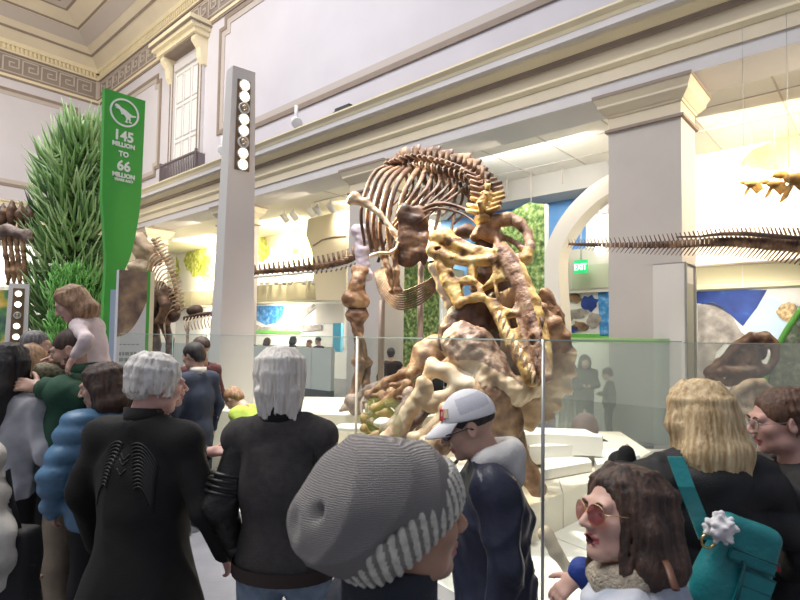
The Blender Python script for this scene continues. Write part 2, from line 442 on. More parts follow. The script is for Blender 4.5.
CV = [(.22,14.72),(.5,15.0),(.95,15.35),(1.5,15.72),(2.2,16.02),(3.0,16.22),(4.0,16.35),(6.5,16.4),(9,16.4)]
def cove_strip(i0, i1, ma, off=0, name=None):
    pts = CV[i0:i1+1]
    for side in ('right','end'):
        m = MB()
        for (d0,z0),(d1,z1) in zip(pts[:-1], pts[1:]):
            if side == 'right': q = [B(4,BW-d0,z0-off),B(EA-d0,BW-d0,z0-off),B(EA-d1,BW-d1,z1-off),B(4,BW-d1,z1-off)]
            else: q = [B(EA-d0,-8,z0-off),B(EA-d0,BW-d0,z0-off),B(EA-d1,BW-d1,z1-off),B(EA-d1,-8,z1-off)]
            up = Vector((0,0,.08)); m.hexa(q+[p+up for p in q])
        if name: m.build(name, ma, kind='structure')
        else: trim(m, ma)
cove_strip(0, 8, M_cove, 0, 'ceiling')
def cove_line(d0, w, ma):
    def zat(d):
        for (a,b),(c,e) in zip(CV[:-1],CV[1:]):
            if a <= d <= c: return b+(e-b)*(d-a)/(c-a)
    for side in ('right','end'):
        q = []
        for d in (d0, d0+w):
            z = zat(d)-.03
            q.append([B(5,BW-d,z),B(EA-d,BW-d,z)] if side == 'right' else [B(EA-d,-7,z),B(EA-d,BW-d,z)])
        c = [q[0][0],q[0][1],q[1][1],q[1][0]]; m = MB(); m.hexa(c+[p+Vector((0,0,.06)) for p in c]); trim(m, ma)
for d, w, ma in ((.6,.07,M_brown),(.95,.5,M_tanm),(1.5,.07,M_brown),(2.2,.10,M_brown),(2.3,.28,M_tanm),(2.6,.1,M_brown),(3.6,.1,M_brown)): cove_line(d, w, ma)
for dd, w in ((3.3,.16),(3.46,.16),(4.6,.14)):      # painted arcs of the vaulted corner
    m = MB(); ctr = (EA-2.6-7, BW-2.6-7); R = 7+2.6-dd+.6
    pts = []
    for i in range(15):
        t = (i/14)*PI/2
        pts.append((ctr[0]+7*math.cos(t)**.5-(dd-3.3), ctr[1]+7*math.sin(t)**.5-(dd-3.3)))
    for (x0,y0),(x1,y1) in zip(pts[:-1],pts[1:]):
        d = Vector((x1-x0,y1-y0)); nrm = Vector((d.y,-d.x)).normalized()*w
        q = [B(x0,y0,16.12),B(x1,y1,16.12),B(x1+nrm.x,y1+nrm.y,16.12),B(x0+nrm.x,y0+nrm.y,16.12)]
        m.hexa(q+[p+Vector((0,0,.4)) for p in q])
    trim(m, M_brown)
# ---- framed panels on the upper walls (notched corners)
def panel_frame(fn, r0, r1, z0, z1, notch=.3, w=.13):
    def ring(e):
        a, b, c, d, n = r0+e, r1-e, z0+e, z1-e, notch
        return [(a,c+n),(a+n,c+n),(a+n,c),(b-n,c),(b-n,c+n),(b,c+n),(b,d-n),(b-n,d-n),(b-n,d),(a+n,d),(a+n,d-n),(a,d-n)]
    for e0, e1, o, ma in ((0,w,.05,M_brown),(w,w*2.4,.03,M_tanm)):
        R0, R1 = ring(e0), ring(e1); m = MB(); n = 12
        vs = [fn(x,z,0) for x,z in R0]+[fn(x,z,0) for x,z in R1]+[fn(x,z,o) for x,z in R0]+[fn(x,z,o) for x,z in R1]
        fs = []
        for i in range(n):
            j = (i+1) % n; fs += [(2*n+i,2*n+j,3*n+j,3*n+i),(i,2*n+i,2*n+j,j),(n+i,n+j,3*n+j,3*n+i)]
        m.add(vs, fs); trim(m, ma)
panel_frame(wallfn('right'), 1.0, 17.75, 8.42, 12.95, .34, .15)
panel_frame(wallfn('right'), 22.3, 28.7, 8.2, 12.55)
panel_frame(wallfn('end'), -3.0, 9.25, 8.2, 12.6)
# ---- window with hood and balcony rail on the right wall
fr = wallfn('right')
wa0, wa1, wz0, wz1 = 18.75, 21.3, 7.45, 12.35
m = MB()
for a, b in ((wa0, wa0+.28), (wa1-.28, wa1)): wbox(m, fr, a, b, wz0, wz1, 0, .12)
wbox(m, fr, wa0, wa1, wz1-.3, wz1, 0, .12); win = m.build('window_1', M_corona, kind='structure')
m = MB(); wbox(m, fr, wa0+.28, wa1-.28, wz0, wz1-.3, .0, .02); m.build('window_panel', M_white, win)
m = MB()
for a0_, a1_ in ((19.15,19.65),(19.78,20.28),(20.4,20.9)):
    for z0, z1 in ((7.9,9.2),(9.35,10.6),(10.75,11.9)):
        for q in ((a0_,a1_,z0,z0+.04),(a0_,a1_,z1-.04,z1),(a0_,a0_+.04,z0,z1),(a1_-.04,a1_,z0,z1)): wbox(m, fr, q[0],q[1],q[2],q[3],.02,.05)
m.build('shutter_moulding', M_corona, win)
m = MB()
for a in (wa0+.02, wa0+.24, wa1-.28, wa1-.06): wbox(m, fr, a, a+.05, wz0, wz1, .12, .15)
m.build('frame_line', M_brown, win)
m = MB(); wbox(m, fr, wa0-.35, wa1+.35, wz1+.45, wz1+.62, 0, .75); wbox(m, fr, wa0-.25, wa1+.25, wz1+.28, wz1+.45, 0, .6); wbox(m, fr, wa0-.42, wa1+.42, wz1+.62, wz1+.78, 0, .85)
m.build('window_hood', M_cream, win)
m = MB(); wbox(m, fr, wa0-.43, wa1+.43, wz1+.58, wz1+.62, 0, .86); wbox(m, fr, wa0-.1, wa1+.1, wz1+.22, wz1+.28, 0, .5); m.build('hood_shadow_line', M_brown, win)
for a in (wa0-.12, wa1-.18):
    m = MB(); m.prism([(0,wz1+.28),(.5,wz1+.28),(.5,wz1+.1),(.3,wz1-.15),(.26,wz1-.5),(.14,wz1-.72),(0,wz1-.75)], lambda o, z, w, a=a: fr(a+w, z, o), .3); m.build('bracket', M_cream, win)
m = MB()
for z in (7.5, 8.28): wbox(m, fr, wa0-.15, wa1+.15, z, z+.07, .3, .36)
k = wa0-.1
while k < wa1+.15: wbox(m, fr, k, k+.035, 7.55, 8.3, .31, .345); k += .13
for a in (wa0-.16, wa1+.1): wbox(m, fr, a, a+.08, 7.45, 8.42, .28, .37); wbox(m, fr, a, a+.05, 7.5, 8.3, 0, .36)
m.build('balcony_rail', mat('rail_iron', (.16,.13,.14), .6), win)

# ---- pillars
def pillar(a, label):
    t = thing('pillar', label, 'pillar', B(a+.6, 10.2, 0), 'square stone pillars of the colonnade')
    m = MB(); m.bbox((a, a+1.21), (9.78, 10.64), (0, 5.45)); m.build('shaft', M_stone, t)
    m = MB()
    for z0, z1, e0, e1 in ((5.45,5.50,.05,.05),(5.50,5.72,.0,.0),(5.72,5.76,.02,.04),(5.76,5.88,.05,.15),(5.88,5.92,.15,.15),(5.92,6.04,.15,.21),(6.04,6.10,.22,.22)):
        m.cur = 1 if z0 in (5.45, 5.88, 6.04) and z1-z0 < .07 and z0 != 5.88 else 0
        lo = [B(a+1.21+e0,9.78-e0,z0),B(a-e0,9.78-e0,z0),B(a-e0,10.64+e0,z0),B(a+1.21+e0,10.64+e0,z0)]
        hi = [B(a+1.21+e1,9.78-e1,z1),B(a-e1,9.78-e1,z1),B(a-e1,10.64+e1,z1),B(a+1.21+e1,10.64+e1,z1)]
        m.hexa(lo+hi)
    m.build('capital', [M_frieze, M_brown], t)
    return t
pillar(2.58, 'big square stone pillar with moulded capital, rising behind the grey display case')
pillar(9.45, 'square stone pillar right behind the standing dinosaur leg and ribs')
pillar(16.15, 'square stone pillar mostly hidden behind the tapered lamp column')
pillar(22.9, 'farthest square pillar, cream side showing just right of the green sign')
# ================================================================== SIDE AISLE: MURALS, FASCIAS, CASES
M_skymural = multimat('mural_sky', [(.30,(.93,.92,.88)),(.55,(.86,.80,.70)),(.68,(.62,.52,.40)),(.8,(.55,.62,.35))], .8, 4, .8, stretch=(1,1,2.4))
M_paleMural = multimat('mural_pale', [(.3,(.95,.94,.90)),(.7,(.86,.88,.84))], .7, 3, .8)
M_blueMural = multimat('mural_blue', [(.3,(.10,.32,.75)),(.6,(.22,.45,.85)),(.8,(.45,.62,.90))], .5, 3, .8)
M_forest = multimat('mural_forest', [(.28,(.035,.06,.02)),(.45,(.12,.22,.06)),(.58,(.32,.45,.14)),(.72,(.70,.80,.45))], 9, 8, .7)
M_forestdark = multimat('mural_forest_dim', [(.3,(.06,.08,.05)),(.55,(.20,.25,.17)),(.75,(.50,.55,.45))], 9, 8, .7)
M_leafpaint = multimat('painted_leaves', [(.32,(.28,.36,.05)),(.5,(.55,.62,.12)),(.68,(.85,.85,.40))], 5, 6, .8)
M_bluepaint = multimat('blue_paint', [(.3,(.01,.03,.18)),(.6,(.02,.07,.35)),(.8,(.10,.25,.6))], 2, 3, .6)
M_cyanpaint = multimat('cyan_paint', [(.3,(.02,.12,.40)),(.55,(.06,.30,.65)),(.75,(.35,.60,.85))], 6, 5, .6)
M_greypaint = multimat('grey_paint', [(.3,(.22,.20,.19)),(.55,(.42,.38,.35)),(.75,(.62,.58,.55))], 4, 6, .7)
M_brownpaint = multimat('brown_paint', [(.3,(.12,.07,.04)),(.55,(.32,.20,.11)),(.75,(.55,.40,.25))], 4, 6, .7)
M_green = mat('leaf_green_sign', (.06,.40,.05), .45)
M_green2 = mat('bright_green_trim', (.16,.55,.10), .5)
M_lblue = mat('pale_blue_paint', (.55,.70,.85), .7)
M_lt = mat('offwhite_panel', (.80,.80,.77), .5)
def wq(px0, py0, px1, py1, b):          # px box -> building extents on a plane
    a0, z1 = W(px0, py0, b); a1, _ = W(px1, py0, b); _, z0 = W((px0+px1)/2, py1, b); _, z1 = W((px0+px1)/2, py0, b)
    return a1, a0, z0, z1
def panel(name, box, b, ma, th=.06, parent=None, **k):
    a0, a1, z0, z1 = wq(*box, b) if len(box) == 4 and box[3] > 20 else box
    m = MB(); m.bbox((a0, a1), (b, b+th), (z0, z1)); return m.build(name, ma, parent, **k)
def paint(name, pts, b, ma, parent, th=.02):
    q = [W(x, y, b) for x, y in pts]; m = MB()
    m.prism(q, lambda a, z, w: B(a, b-w, z), th); return m.build(name, ma, parent)
def blob(cx, cy, rx, ry, n=22, j=.18, seed=1):
    r = random.Random(seed); return [(cx+rx*math.cos(2*PI*i/n)*(1+r.uniform(-j,j)), cy+ry*math.sin(2*PI*i/n)*(1+r.uniform(-j,j))) for i in range(n)]
# fascia of the upper gallery
def fascia(a0, a1, b, z0, z1, ma):
    m = MB(); m.bbox((a0, a1), (b, 15), (z0, z1)); f = trim(m, ma)
    m = MB(); k = a0+.4
    while k < a1: m.bbox((k, k+.02), (b-.012, b), (z0, z1)); k += 1.35
    m.bbox((a0, a1), (b-.012, b), (z1-.05, z1)); m.bbox((a0,a1),(b-.012,b),(z0+.08,z0+.1)); m.build('panel_seam', M_tanm, f, kind='structure')
fascia(-6, 3.9, 14.2, 2.93, 3.5, M_beige)
fascia(10.6, 30.5, 14.0, 3.15, 3.95, M_beige)
# ---- right bay
mu = panel('mural', (-6, 3.95, 3.5, 6.3), 14.94, M_skymural, .05, label='tall pale cloud mural high behind the right bay, washed out by lamps', cat='mural')
paint('painted_hill', [(738,165),(752,150),(775,140),(800,132),(830,128),(830,175),(800,168),(770,170)], 14.93, multimat('hill_paint', [(.35,(.14,.20,.05)),(.55,(.24,.16,.10)),(.7,(.40,.32,.24))], 1.2, 3, .8), mu)
mu = panel('mural', (690,289,840,440), 14.9, M_lt, .05, label='lower sea creature mural in blue and white behind the skull display on the right', cat='mural')
paint('blue_field', [(696,290),(767,290),(757,308),(743,326),(730,314),(715,306),(696,303)], 14.89, M_bluepaint, mu)
paint('painted_creature', [(698,305),(712,302),(722,306),(733,318),(741,332),(752,340),(738,348),(726,342),(716,352),(712,372),(698,385)], 14.89, M_greypaint, mu)
paint('pale_pool', blob(768,320,22,22,26,.03), 14.89, M_lblue, mu, .015)
sh = paint('painted_shell', [(776,312),(781,305),(789,302),(796,305),(797,313),(792,318),(789,322),(783,320),(779,317)], 14.87, multimat('shell_paint',[(.35,(.28,.17,.07)),(.6,(.62,.45,.22)),(.75,(.85,.72,.45))], 14, 3, .5), mu, .05)
m = MB()
for i, (px, py, s) in enumerate(((752,184,.9),(775,184,1.0),(798,178,1.7))):
    m = MB(); b = 13.2
    a, z = W(px, py, b); k = .027*s
    def fp(x, y, w, a=a, z=z, k=k): return B(a-x*k, b+w, z+y*k)
    m.prism([(-7,3),(-3,1),(0,2),(5,1),(11,4),(6,-1),(3,-2),(6,-5),(2,-8),(3,-9),(8,-5),(7,-1.5),(2,-2.6),(-1,-2),(-4,-8),(-7,-10),(-6,-7),(-3,-1)], fp, .05)
    m.ell(fp(0,0,.03), (.17*s,.09*s,.07*s)); m.ell(fp(-6,2.6,.03), (.10*s,.05*s,.05*s)); m.tube([fp(-6,2.6,.03),fp(-11,2.2,.03)], [.03*s,.008], 6)
    m.tube([fp(0,1,.03), fp(0,60,.03)], .004, 4)
    m.build('flying_reptile_model', mat('reptile_model', (.50,.28,.08), .5, noise=.5, nscale=9), None, ['smallest flying reptile model hung before the pale mural, at left of the three','middle flying reptile model hung before the pale mural','largest flying reptile model, partly cut off at the photo\'s right edge'][i], 'model', 'flying reptile models')
# ---- grey display case in front of the big pillar
t = thing('display_case', 'tall narrow grey display case standing against the big right pillar', 'display case', B(2.75, 9.4, 0))
a1 = W(653,300,9.15)[0]; a0 = W(684.5,300,9.15)[0]; zt = W(670,264,9.15)[1]
m = MB(); m.bbox((a0, a1), (9.15, 9.72), (0, zt)); m.build('body', mat('case_grey', (.66,.63,.59), .6), t)
m = MB(); m.bbox((a0-.015, a0), (9.25, 9.6), (.3, zt-.3)); m.build('side_panel', mat('case_side', (.36,.35,.30), .5), t)
m = MB()
for b0, b1 in ((9.15,9.2),(9.67,9.72)): m.bbox((a0-.03, a0), (b0,b1), (0, zt+.02))
m.bbox((a0-.03, a1), (9.15, 9.72), (zt, zt+.02)); m.build('edge_trim', M_steel, t)
# ---- green edged curved panel at the far right
t = thing('curved_panel', 'curved dark forest panel with bright green edge at the right, past the skulls', 'display panel', B(1.2, 12.6, 0))
cv = [W(x, y, 12.6) for x, y in ((757,430),(764,385),(771,362),(781,340),(792,322),(804,306),(822,290),(850,272))]
m = MB(); m.prism(cv+[(cv[-1][0]-.1, 0.3),(cv[0][0], .3)], lambda a, z, w: B(a, 12.6+w, z), .08); m.build('board', M_forestdark, t)
m = MB(); m.tube([B(a, 12.6, z) for a, z in spline(cv, 4)], .055, 6); m.build('green_edge', M_green2, t)
# ---- middle bay
panel('mural', (4.9, 11.6, 2.9, 6.36), 14.93, M_blueMural, .05, label='big plain blue sky mural behind the dinosaur skull, under the aisle ceiling', cat='mural')
m = MB()
for k in range(14):
    m.bbox((-6+k*1.5, -6+k*1.5+.03), (10.8, 14.9), (6.345, 6.362))
for b in (12.0, 13.3): m.bbox((-6, 14.9), (b, b+.03), (6.345, 6.362))
trim(m, M_tanm)
m = MB(); m.bbox((4.8, 11.8), (14.0, 14.9), (5.75, 6.36)); trim(m, mat('dropped_soffit', (.42,.41,.40), .7))
for i, (px, y0, y1) in enumerate(((507,168,196),(531,140,203),(562,158,184))):
    a, z0 = W(px, y1, 13.7); _, z1 = W(px, y0, 13.7); m = MB(); m.tube([B(a,13.7,z0),B(a,13.7,6.36)], .02, 6)
    m.build('hanging_rod', M_tanm, None, ['short thin hanging rod at left below the grey aisle ceiling','longest thin hanging rod below the grey aisle ceiling','short thin hanging rod at right below the grey aisle ceiling'][i], 'rod', 'ceiling hanging rods')
def board(px0, py0, px1, py1, b, lab, top=None):
    t = thing('forest_panel', lab, 'display panel', B(*[ (W(px0,py1,b)[0]+W(px1,py1,b)[0])/2, b, 0]))
    a0, a1, z0, z1 = wq(px0, py0, px1, py1, b)
    poly = [(a0,z0),(a0,z1),(a0+(a1-a0)*.35,z1+.12),(a0+(a1-a0)*.75,z1-.05),(a1,z1-.35),(a1,z0)] if top else [(a0,z0),(a0,z1),(a1,z1),(a1,z0)]
    m = MB(); m.prism(poly, lambda a, z, w: B(a, b+w, z), .08); m.build('board', M_forest, t)
    m = MB(); m.bbox((a0-.05, a0), (b-.02, b+.1), (0, z1)); m.build('edge_strip', M_lt, t)
board(500, 208, 545, 420, 12.4, 'tall printed forest panel with rounded top, right behind the yellow skull', 1)
board(394, 262, 440, 420, 13.2, 'printed green forest panel seen through the belly ribs')
# big white arch
cv = [(546,420),(546,335),(545,300),(545,265),(548,243),(558,222),(574,201),(596,182),(622,169),(660,163)]
b = 11.9; q = spline([W(x, y, b) for x, y in cv], 4); m = MB(); n = len(q)
ctr = W(660, 330, b); vs = []; fs = []
for a, z in q:
    d = Vector((ctr[0]-a, ctr[1]-z)); w_ = .40
    e = d.normalized()*w_
    vs += [B(a,b,z), B(a+e.x,b,z+e.y), B(a+e.x,b+.5,z+e.y), B(a,b+.5,z)]
for i in range(n-1):
    for j in range(4): fs.append((4*i+j, 4*i+(j+1)%4, 4*(i+1)+(j+1)%4, 4*(i+1)+j))
m.add(vs, fs+[(3,2,1,0),(4*n-4,4*n-3,4*n-2,4*n-1)]); m.build('white_arch', mat('arch_white', (.86,.82,.74), .5), None, 'big cream white arch curving up behind the square pillar', 'arch')
mu = panel('mural', (586,172,640,250), 14.2, M_paleMural, .05, label='pale glowing mural inside the white arch', cat='mural')
paint('painted_cloud', [(587,205),(600,198),(612,200),(612,212),(598,215),(588,212)], 14.19, mat('cloud_mauve',(.72,.62,.68),.8), mu)
# room behind the arch: soffit, exit sign, animal mural
a0, a1, z0, z1 = wq(560, 247, 640, 292, 13.6); m = MB(); m.bbox((a0, a1), (13.6, 14.9), (z0, z1)); trim(m, M_greige)
m = MB(); m.bbox((a0, a1-.35), (13.58, 13.6), (z0+.1, z0+(z1-z0)*.62)); trim(m, mat('sage_panel', (.50,.55,.42), .6))
mu = panel('mural', (553,291,640,335), 13.7, M_lt, .05, label='animal mural with blue edge below the exit sign', cat='mural')
for i, (x, y, rx, ry) in enumerate(((563,300,7,6),(575,298,8,5),(578,313,9,5),(590,303,8,8),(566,318,8,6),(580,326,8,5),(594,320,7,7),(572,329,7,4))):
    paint('painted_animal', blob(x, y, rx, ry, 14, .3, i), 13.69, [M_greypaint, M_brownpaint, M_greypaint, M_bluepaint][i % 4], mu)
paint('blue_strip', [(598,292),(640,290),(640,336),(600,336)], 13.69, M_cyanpaint, mu, .01)
panel('green_band', (553,334,640,342), 13.68, M_green2, .07, mu)
t = thing('exit_sign', 'small glowing green exit sign hanging from the gallery soffit', 'sign', B(*[W(580,265,13.3)[0], 13.3, W(580,272,13.3)[1]]))
a0, a1, z0, z1 = wq(574, 260, 587, 273, 13.3); m = MB(); m.bbox((a0,a1),(13.3,13.36),(z0,z1)); m.build('body', mat('exit_green', (.02,.45,.14), .4, emis=.7, ecol=(.02,.6,.2)), t)
m = MB(); m.text('EXIT', lambda x, y, z: B((a0+a1)/2-x*.70, 13.29+z, z0+(z1-z0)*.24+y), (z1-z0)*.68, .004); m.build('lettering', mat('exit_white', (.9,1,.9), .4, emis=1.0, ecol=(.8,1,.85)), t)
m = MB(); m.tube([B((a0+a1)/2,13.33,z1), B((a0+a1)/2,13.33,z1+.8)], .015, 6); m.build('stem', M_steel, t)
a, z = W(600, 250, 13.2); m = MB(); m.ell(B(a,13.2,z), (.12,.12,.16)); m.tube([B(a,13.2,z), B(a,13.2,z+1.2)], .01, 4)
m.build('globe_lamp', mat('lamp_glow', (1,.95,.85), .4, emis=6), None, 'small round white lamp beside the exit sign', 'lamp')
# ---- left bays
mu = panel('mural', (10.6, 24.4, 3.95, 6.3), 14.94, M_paleMural, .05, label='bright yellow lit tree mural right of the lamp column', cat='mural')
for i, (x, y, rx, ry) in enumerate(((260,247,11,15),(252,254,7,10),(304,245,11,16),(296,256,7,8),(312,256,8,8))): paint('painted_tree', blob(x, y, rx, ry, 24, .2, i+3), 14.93, M_leafpaint, mu)
paint('painted_dinosaur', [(266,236),(272,232),(280,234),(283,248),(286,262),(277,262),(274,248),(268,246)], 14.92, multimat('dino_paint',[(.3,(.55,.42,.28)),(.7,(.72,.6,.42))],3,3,.7), mu)
mu = panel('mural', (24.8, 31, 3.7, 6.3), 14.94, M_paleMural, .05, label='bright yellow lit tree mural between the green sign and the lamp column', cat='mural')
for i, (x, y, rx, ry) in enumerate(((199,261,13,17),(175,270,5,12),(208,268,9,12))): paint('painted_tree', blob(x, y, rx, ry, 24, .2, i+23), 14.93, M_leafpaint, mu)
t = thing('curved_partition', 'cream partition with an arched line left of the dinosaur ribs', 'partition', B(17.5, 13.0, 0))
q = [W(x, y, 13) for x, y in ((346,300),(346,210),(308,219),(306,235),(312,252),(316,300))]
m = MB(); m.prism(q, lambda a, z, w: B(a, 13+w, z), .3); m.build('board', mat('partition_cream', (.80,.73,.56), .6), t)
m = MB(); m.tube([B(*[W(x,y,12.98)[0],12.98,W(x,y,12.98)[1]]) for x, y in ((313,246),(322,240),(334,237),(346,236))], .03, 5); m.build('dark_line', M_brown, t)
mu = panel('mural', (246,302,345,346), 14.9, M_lt, .05, label='lower mural with a blue globe and a long fish, left of the dinosaur leg', cat='mural')
paint('blue_globe', [(251,306),(284,306),(283,315),(276,323),(266,325),(256,320)], 14.89, M_cyanpaint, mu)
paint('painted_fish', [(250,322),(262,327),(290,325),(322,325),(322,330),(300,332),(285,334),(262,331),(250,328)], 14.87, M_greypaint, mu)
paint('painted_fish', [(281,321),(300,312),(314,304),(317,307),(304,318),(290,324)], 14.885, M_greypaint, mu)
paint('dark_photo', [(316,304),(344,304),(344,324),(316,324)], 14.885, M_greige, mu)
paint('green_band', [(246,330),(300,331),(300,334),(246,333)], 14.86, M_green2, mu)
panel('blue_banner', (333,323,341,352), 13.4, mat('banner_cyan', (.10,.45,.65), .5), .1, label='small bright blue upright banner beside the dinosaur leg', cat='banner')
# low grey partition between pillars
t = thing('low_partition', 'low pale grey barrier wall between the pillars, with dark base', 'barrier', B(13.6, 9.3, 0))
m = MB(); m.bbox((10.72, 22.8), (9.3, 9.42), (.32, 1.40)); m.build('wall_panel', mat('barrier_grey', (.52,.55,.52), .5), t)
m = MB(); m.bbox((10.72, 22.8), (9.25, 9.42), (0, .32)); m.build('dark_base', mat('base_dark', (.06,.07,.08), .5), t)
m = MB()
for k in range(6): m.bbox((11.5+k*1.9, 11.52+k*1.9), (9.29, 9.3), (.32, 1.4))
m.build('panel_seam', M_tanm, t)
# track lamps along the aisle ceiling and fascia
def track_lamp(p, tgt, size, lab, group, ma=None):
    p = Vector(p); t = thing('track_lamp', lab, 'lamp', p, group)
    d = (Vector(tgt)-p).normalized()
    m = MB(); m.tube([p, p+Vector((0,0,size*1.1))], size*.12, 6); m.build('stem', M_lampw, t)
    m = MB(); m.lathe([(.02,-size*.5),(size*.3,-size*.5),(size*.34,0),(size*.36,size*.55),(size*.30,size*.55)], p, d, 12); m.build('can', M_lampw, t)
    m = MB(); m.lathe([(.001,size*.50),(size*.29,size*.50),(size*.29,size*.52),(.001,size*.53)], p, d, 12); m.build('bulb', M_bulb, t)
for i, (px, py) in enumerate(((285,207),(294,205),(311,200),(318,205),(331,203))):
    a, z = W(px, py, 12.2); track_lamp(B(a,12.2,min(z,6.1)), B(a,15,3.5), .32, 'small white spot lamp under the left aisle ceiling, %s from the left' % ['first','second','third','fourth','last'][i], 'aisle ceiling lamps')
for i, px in enumerate((256,262,268,277,285,291,305,314)):
    a, z = W(px, 281, 13.8); track_lamp(B(a,13.8,z), B(a-.5,12,0), .26, 'small white spot lamp on the gallery ledge above the blue globe, %s from the left' % ['first','second','third','fourth','fifth','sixth','seventh','last'][i], 'gallery ledge lamps')
m = MB(); a0, a1 = W(345,279,13.8)[0], W(245,279,13.8)[0]; z = W(290,276,13.8)[1]; m.bbox((a0,a1),(13.75,13.85),(z+.1,z+.16)); m.bbox((a0,a1),(13.8,14.02),(z+.12,z+.14)); m.build('lamp_track', M_lampw, None, 'thin white lamp track along the gallery ledge', 'track')
# lamps on the main cornice
a, z = W(296, 122, 9.25); track_lamp(B(a, 9.25, z), P(430,260,6), .42, 'white spot lamp standing on the long cornice, right of the lamp column', 'cornice lamps')
a, z = W(222, 150, 9.25); track_lamp(B(a, 9.25, z), P(330,260,4), .42, 'glaring white spot lamp on the cornice just left of the lamp column', 'cornice lamps')
a, z = W(341, 111, 9.3); m = MB(); m.bbox((a-.3,a+.25),(9.3,9.5),(z-.1,z+.12)); m.ell(B(a+.28,9.4,z),(.12,.1,.1)); m.build('projector', M_dark, None, 'small black projector lying on the long cornice', 'projector')
m = MB(); m.bbox((1,18),(9.35,9.39),(7.5,7.54)); m.build('lamp_track', M_lampw, None, 'long thin lamp track on top of the main cornice', 'track')
# ================================================================== SIGN, INFO PANEL, LAMP COLUMNS, TREE
M_txt = mat('white_lettering', (.88,.90,.86), .5)
SY = 7.0
p0 = P(104, 92, SY); Vd = V
def sg(x, z, w=0): return Vector((p0.x, p0.y, 0)) + V*x - U*w + Vector((0,0,z))   # x along the sign, w out of its face
zT = P(104,90,SY).z
# width from the photograph's right edge on the same plane
def edge_x(px, py):
    d = ray(px, py); n = U; s = (p0-CAMLOC).dot(n)/d.dot(n); q = CAMLOC+d*s; return (q-p0).dot(V), q.z
L = [edge_x(x, y) for x, y in ((105,88),(102,195),(104,225),(106,262),(104,300),(102,345),(100,420))]
R = [edge_x(x, y) for x, y in ((145.5,101),(141,200),(138,222),(131,255),(120,280),(111,330),(108,420))]
t = thing('timeline_sign', 'tall green paddle shaped sign with white dinosaur emblem and dates', 'sign', (p0.x, p0.y, 0))
poly = spline(L[:1],1) if False else [L[0]]+[tuple(q) for q in spline(L[1:5],4)]+L[5:]
polyr = [R[0]]+[tuple(q) for q in spline(R[1:5],4)]+R[5:]
full = poly+[(L[-1][0],0),(R[-1][0],0)]+polyr[::-1]
m = MB(); m.prism(full, lambda x, z, w: sg(x, z, -w), .09); m.build('paddle_board', M_green, t)
# emblem: oval ring + dinosaur silhouette
ex, ez = edge_x(124.5, 113); e1 = edge_x(139.5,120)[0]; e0 = edge_x(110.5,108)[0]; rx = (e1-e0)/2; rz = rx*1.0
m = MB(); n = 40; vs = []; fs = []
for i in range(n):
    c, s = math.cos(2*PI*i/n), math.sin(2*PI*i/n)
    for k in (1, .88):
        for w in (0, .012): vs.append(sg(ex+rx*k*c, ez+rz*k*s, w))
for i in range(n):
    j = (i+1) % n; q, r = 4*i, 4*j; fs += [(q+1,r+1,r+3,q+3),(q,q+1,r+1,r)[::-1],(q+2,r+2,r+3,q+3)]
m.add(vs, fs)
dino = [(-.78,.42),(-.70,.56),(-.45,.50),(-.30,.36),(-.12,.30),(.10,.22),(.35,.06),(.60,-.05),(.86,-.02),(.92,-.10),(.70,-.20),(.50,-.22),(.44,-.32),(.50,-.46),(.44,-.60),(.60,-.66),(.58,-.72),(.34,-.70),(.38,-.52),(.30,-.42),(.26,-.52),(.20,-.62),(.30,-.70),(.22,-.76),(.02,-.72),(.12,-.62),(.14,-.44),(.04,-.24),(-.10,-.14),(-.20,-.20),(-.30,-.14),(-.26,-.06),(-.36,.06),(-.42,.18),(-.56,.20),(-.74,.22),(-.60,.30),(-.76,.34)]
m.prism([(ex+x*rx*.88, ez+z*rz*.88) for x, z in dino], lambda x, z, w: sg(x, z, w), .012)
m.build('dinosaur_emblem', M_txt, t)
m = MB()
for s, py, size, bold in (('145',140.5,.185,.005),('MILLION',147,.080,.003),('TO',156.5,.095,.003),('66',170.5,.185,.005),('MILLION',177.5,.080,.003),('YEARS AGO',181.5,.048,.002)):
    cx = sum(edge_x(x, py)[0] for x in (103.5, 142.5))/2; cz = edge_x(122.5, py)[1]
    m.text(s, lambda x, y, z, cx=cx, cz=cz: sg(cx+x*.93, cz+y, .006+z), size, bold, d=.006)
m.build('lettering', M_txt, t)
# info panel
PY = 6.3
q0 = P(117, 330, PY)
def ig(x, z, w=0): return Vector((q0.x, q0.y, 0)) + V*x - U*w + Vector((0,0,z))
def iedge(px, py):
    d = ray(px, py); s = (q0-CAMLOC).dot(U)/d.dot(U); q = CAMLOC+d*s; return (q-q0).dot(V), q.z
xr, zt = iedge(155, 273); xm = iedge(146.5, 300)[0]; xg = iedge(152,300)[0]; zc = iedge(130,335)[1]
t = thing('info_panel', 'upright white info panel with rock photograph and green stripe beside the green sign', 'sign', (q0.x, q0.y, 0))
m = MB(); m.prism([(0,.35),(xm,.35),(xm,zt),(0,zt)], lambda x, z, w: ig(x, z, -w), .07); m.build('board', mat('panel_white', (.66,.66,.70), .5), t)
pts = [(0,zt),(0,zc-.02)]+[(xm*i/8, zc-.02+ (i/8)**2.2*.42) for i in range(1,9)]+[(xm,zt)]
m = MB(); m.prism(pts, lambda x, z, w: ig(x, z, w), .008); m.build('rock_photo', multimat('rock_print', [(.3,(.06,.04,.03)),(.5,(.20,.14,.11)),(.66,(.35,.24,.15)),(.8,(.6,.55,.5))], 5, 6, .4), t)
m = MB(); m.prism([(xm,.3),(xm+(xg-xm)*.6,.3),(xm+(xg-xm)*.6,zt+.02),(xm,zt+.02)], lambda x, z, w: ig(x, z, -w), .09); m.build('green_edge', M_green, t)
m = MB(); m.prism([(xm+(xg-xm)*.6,.3),(xr,.3),(xr,zt+.01),(xm+(xg-xm)*.6,zt+.01)], lambda x, z, w: ig(x, z, -w), .08); m.build('cream_edge', M_cream, t)
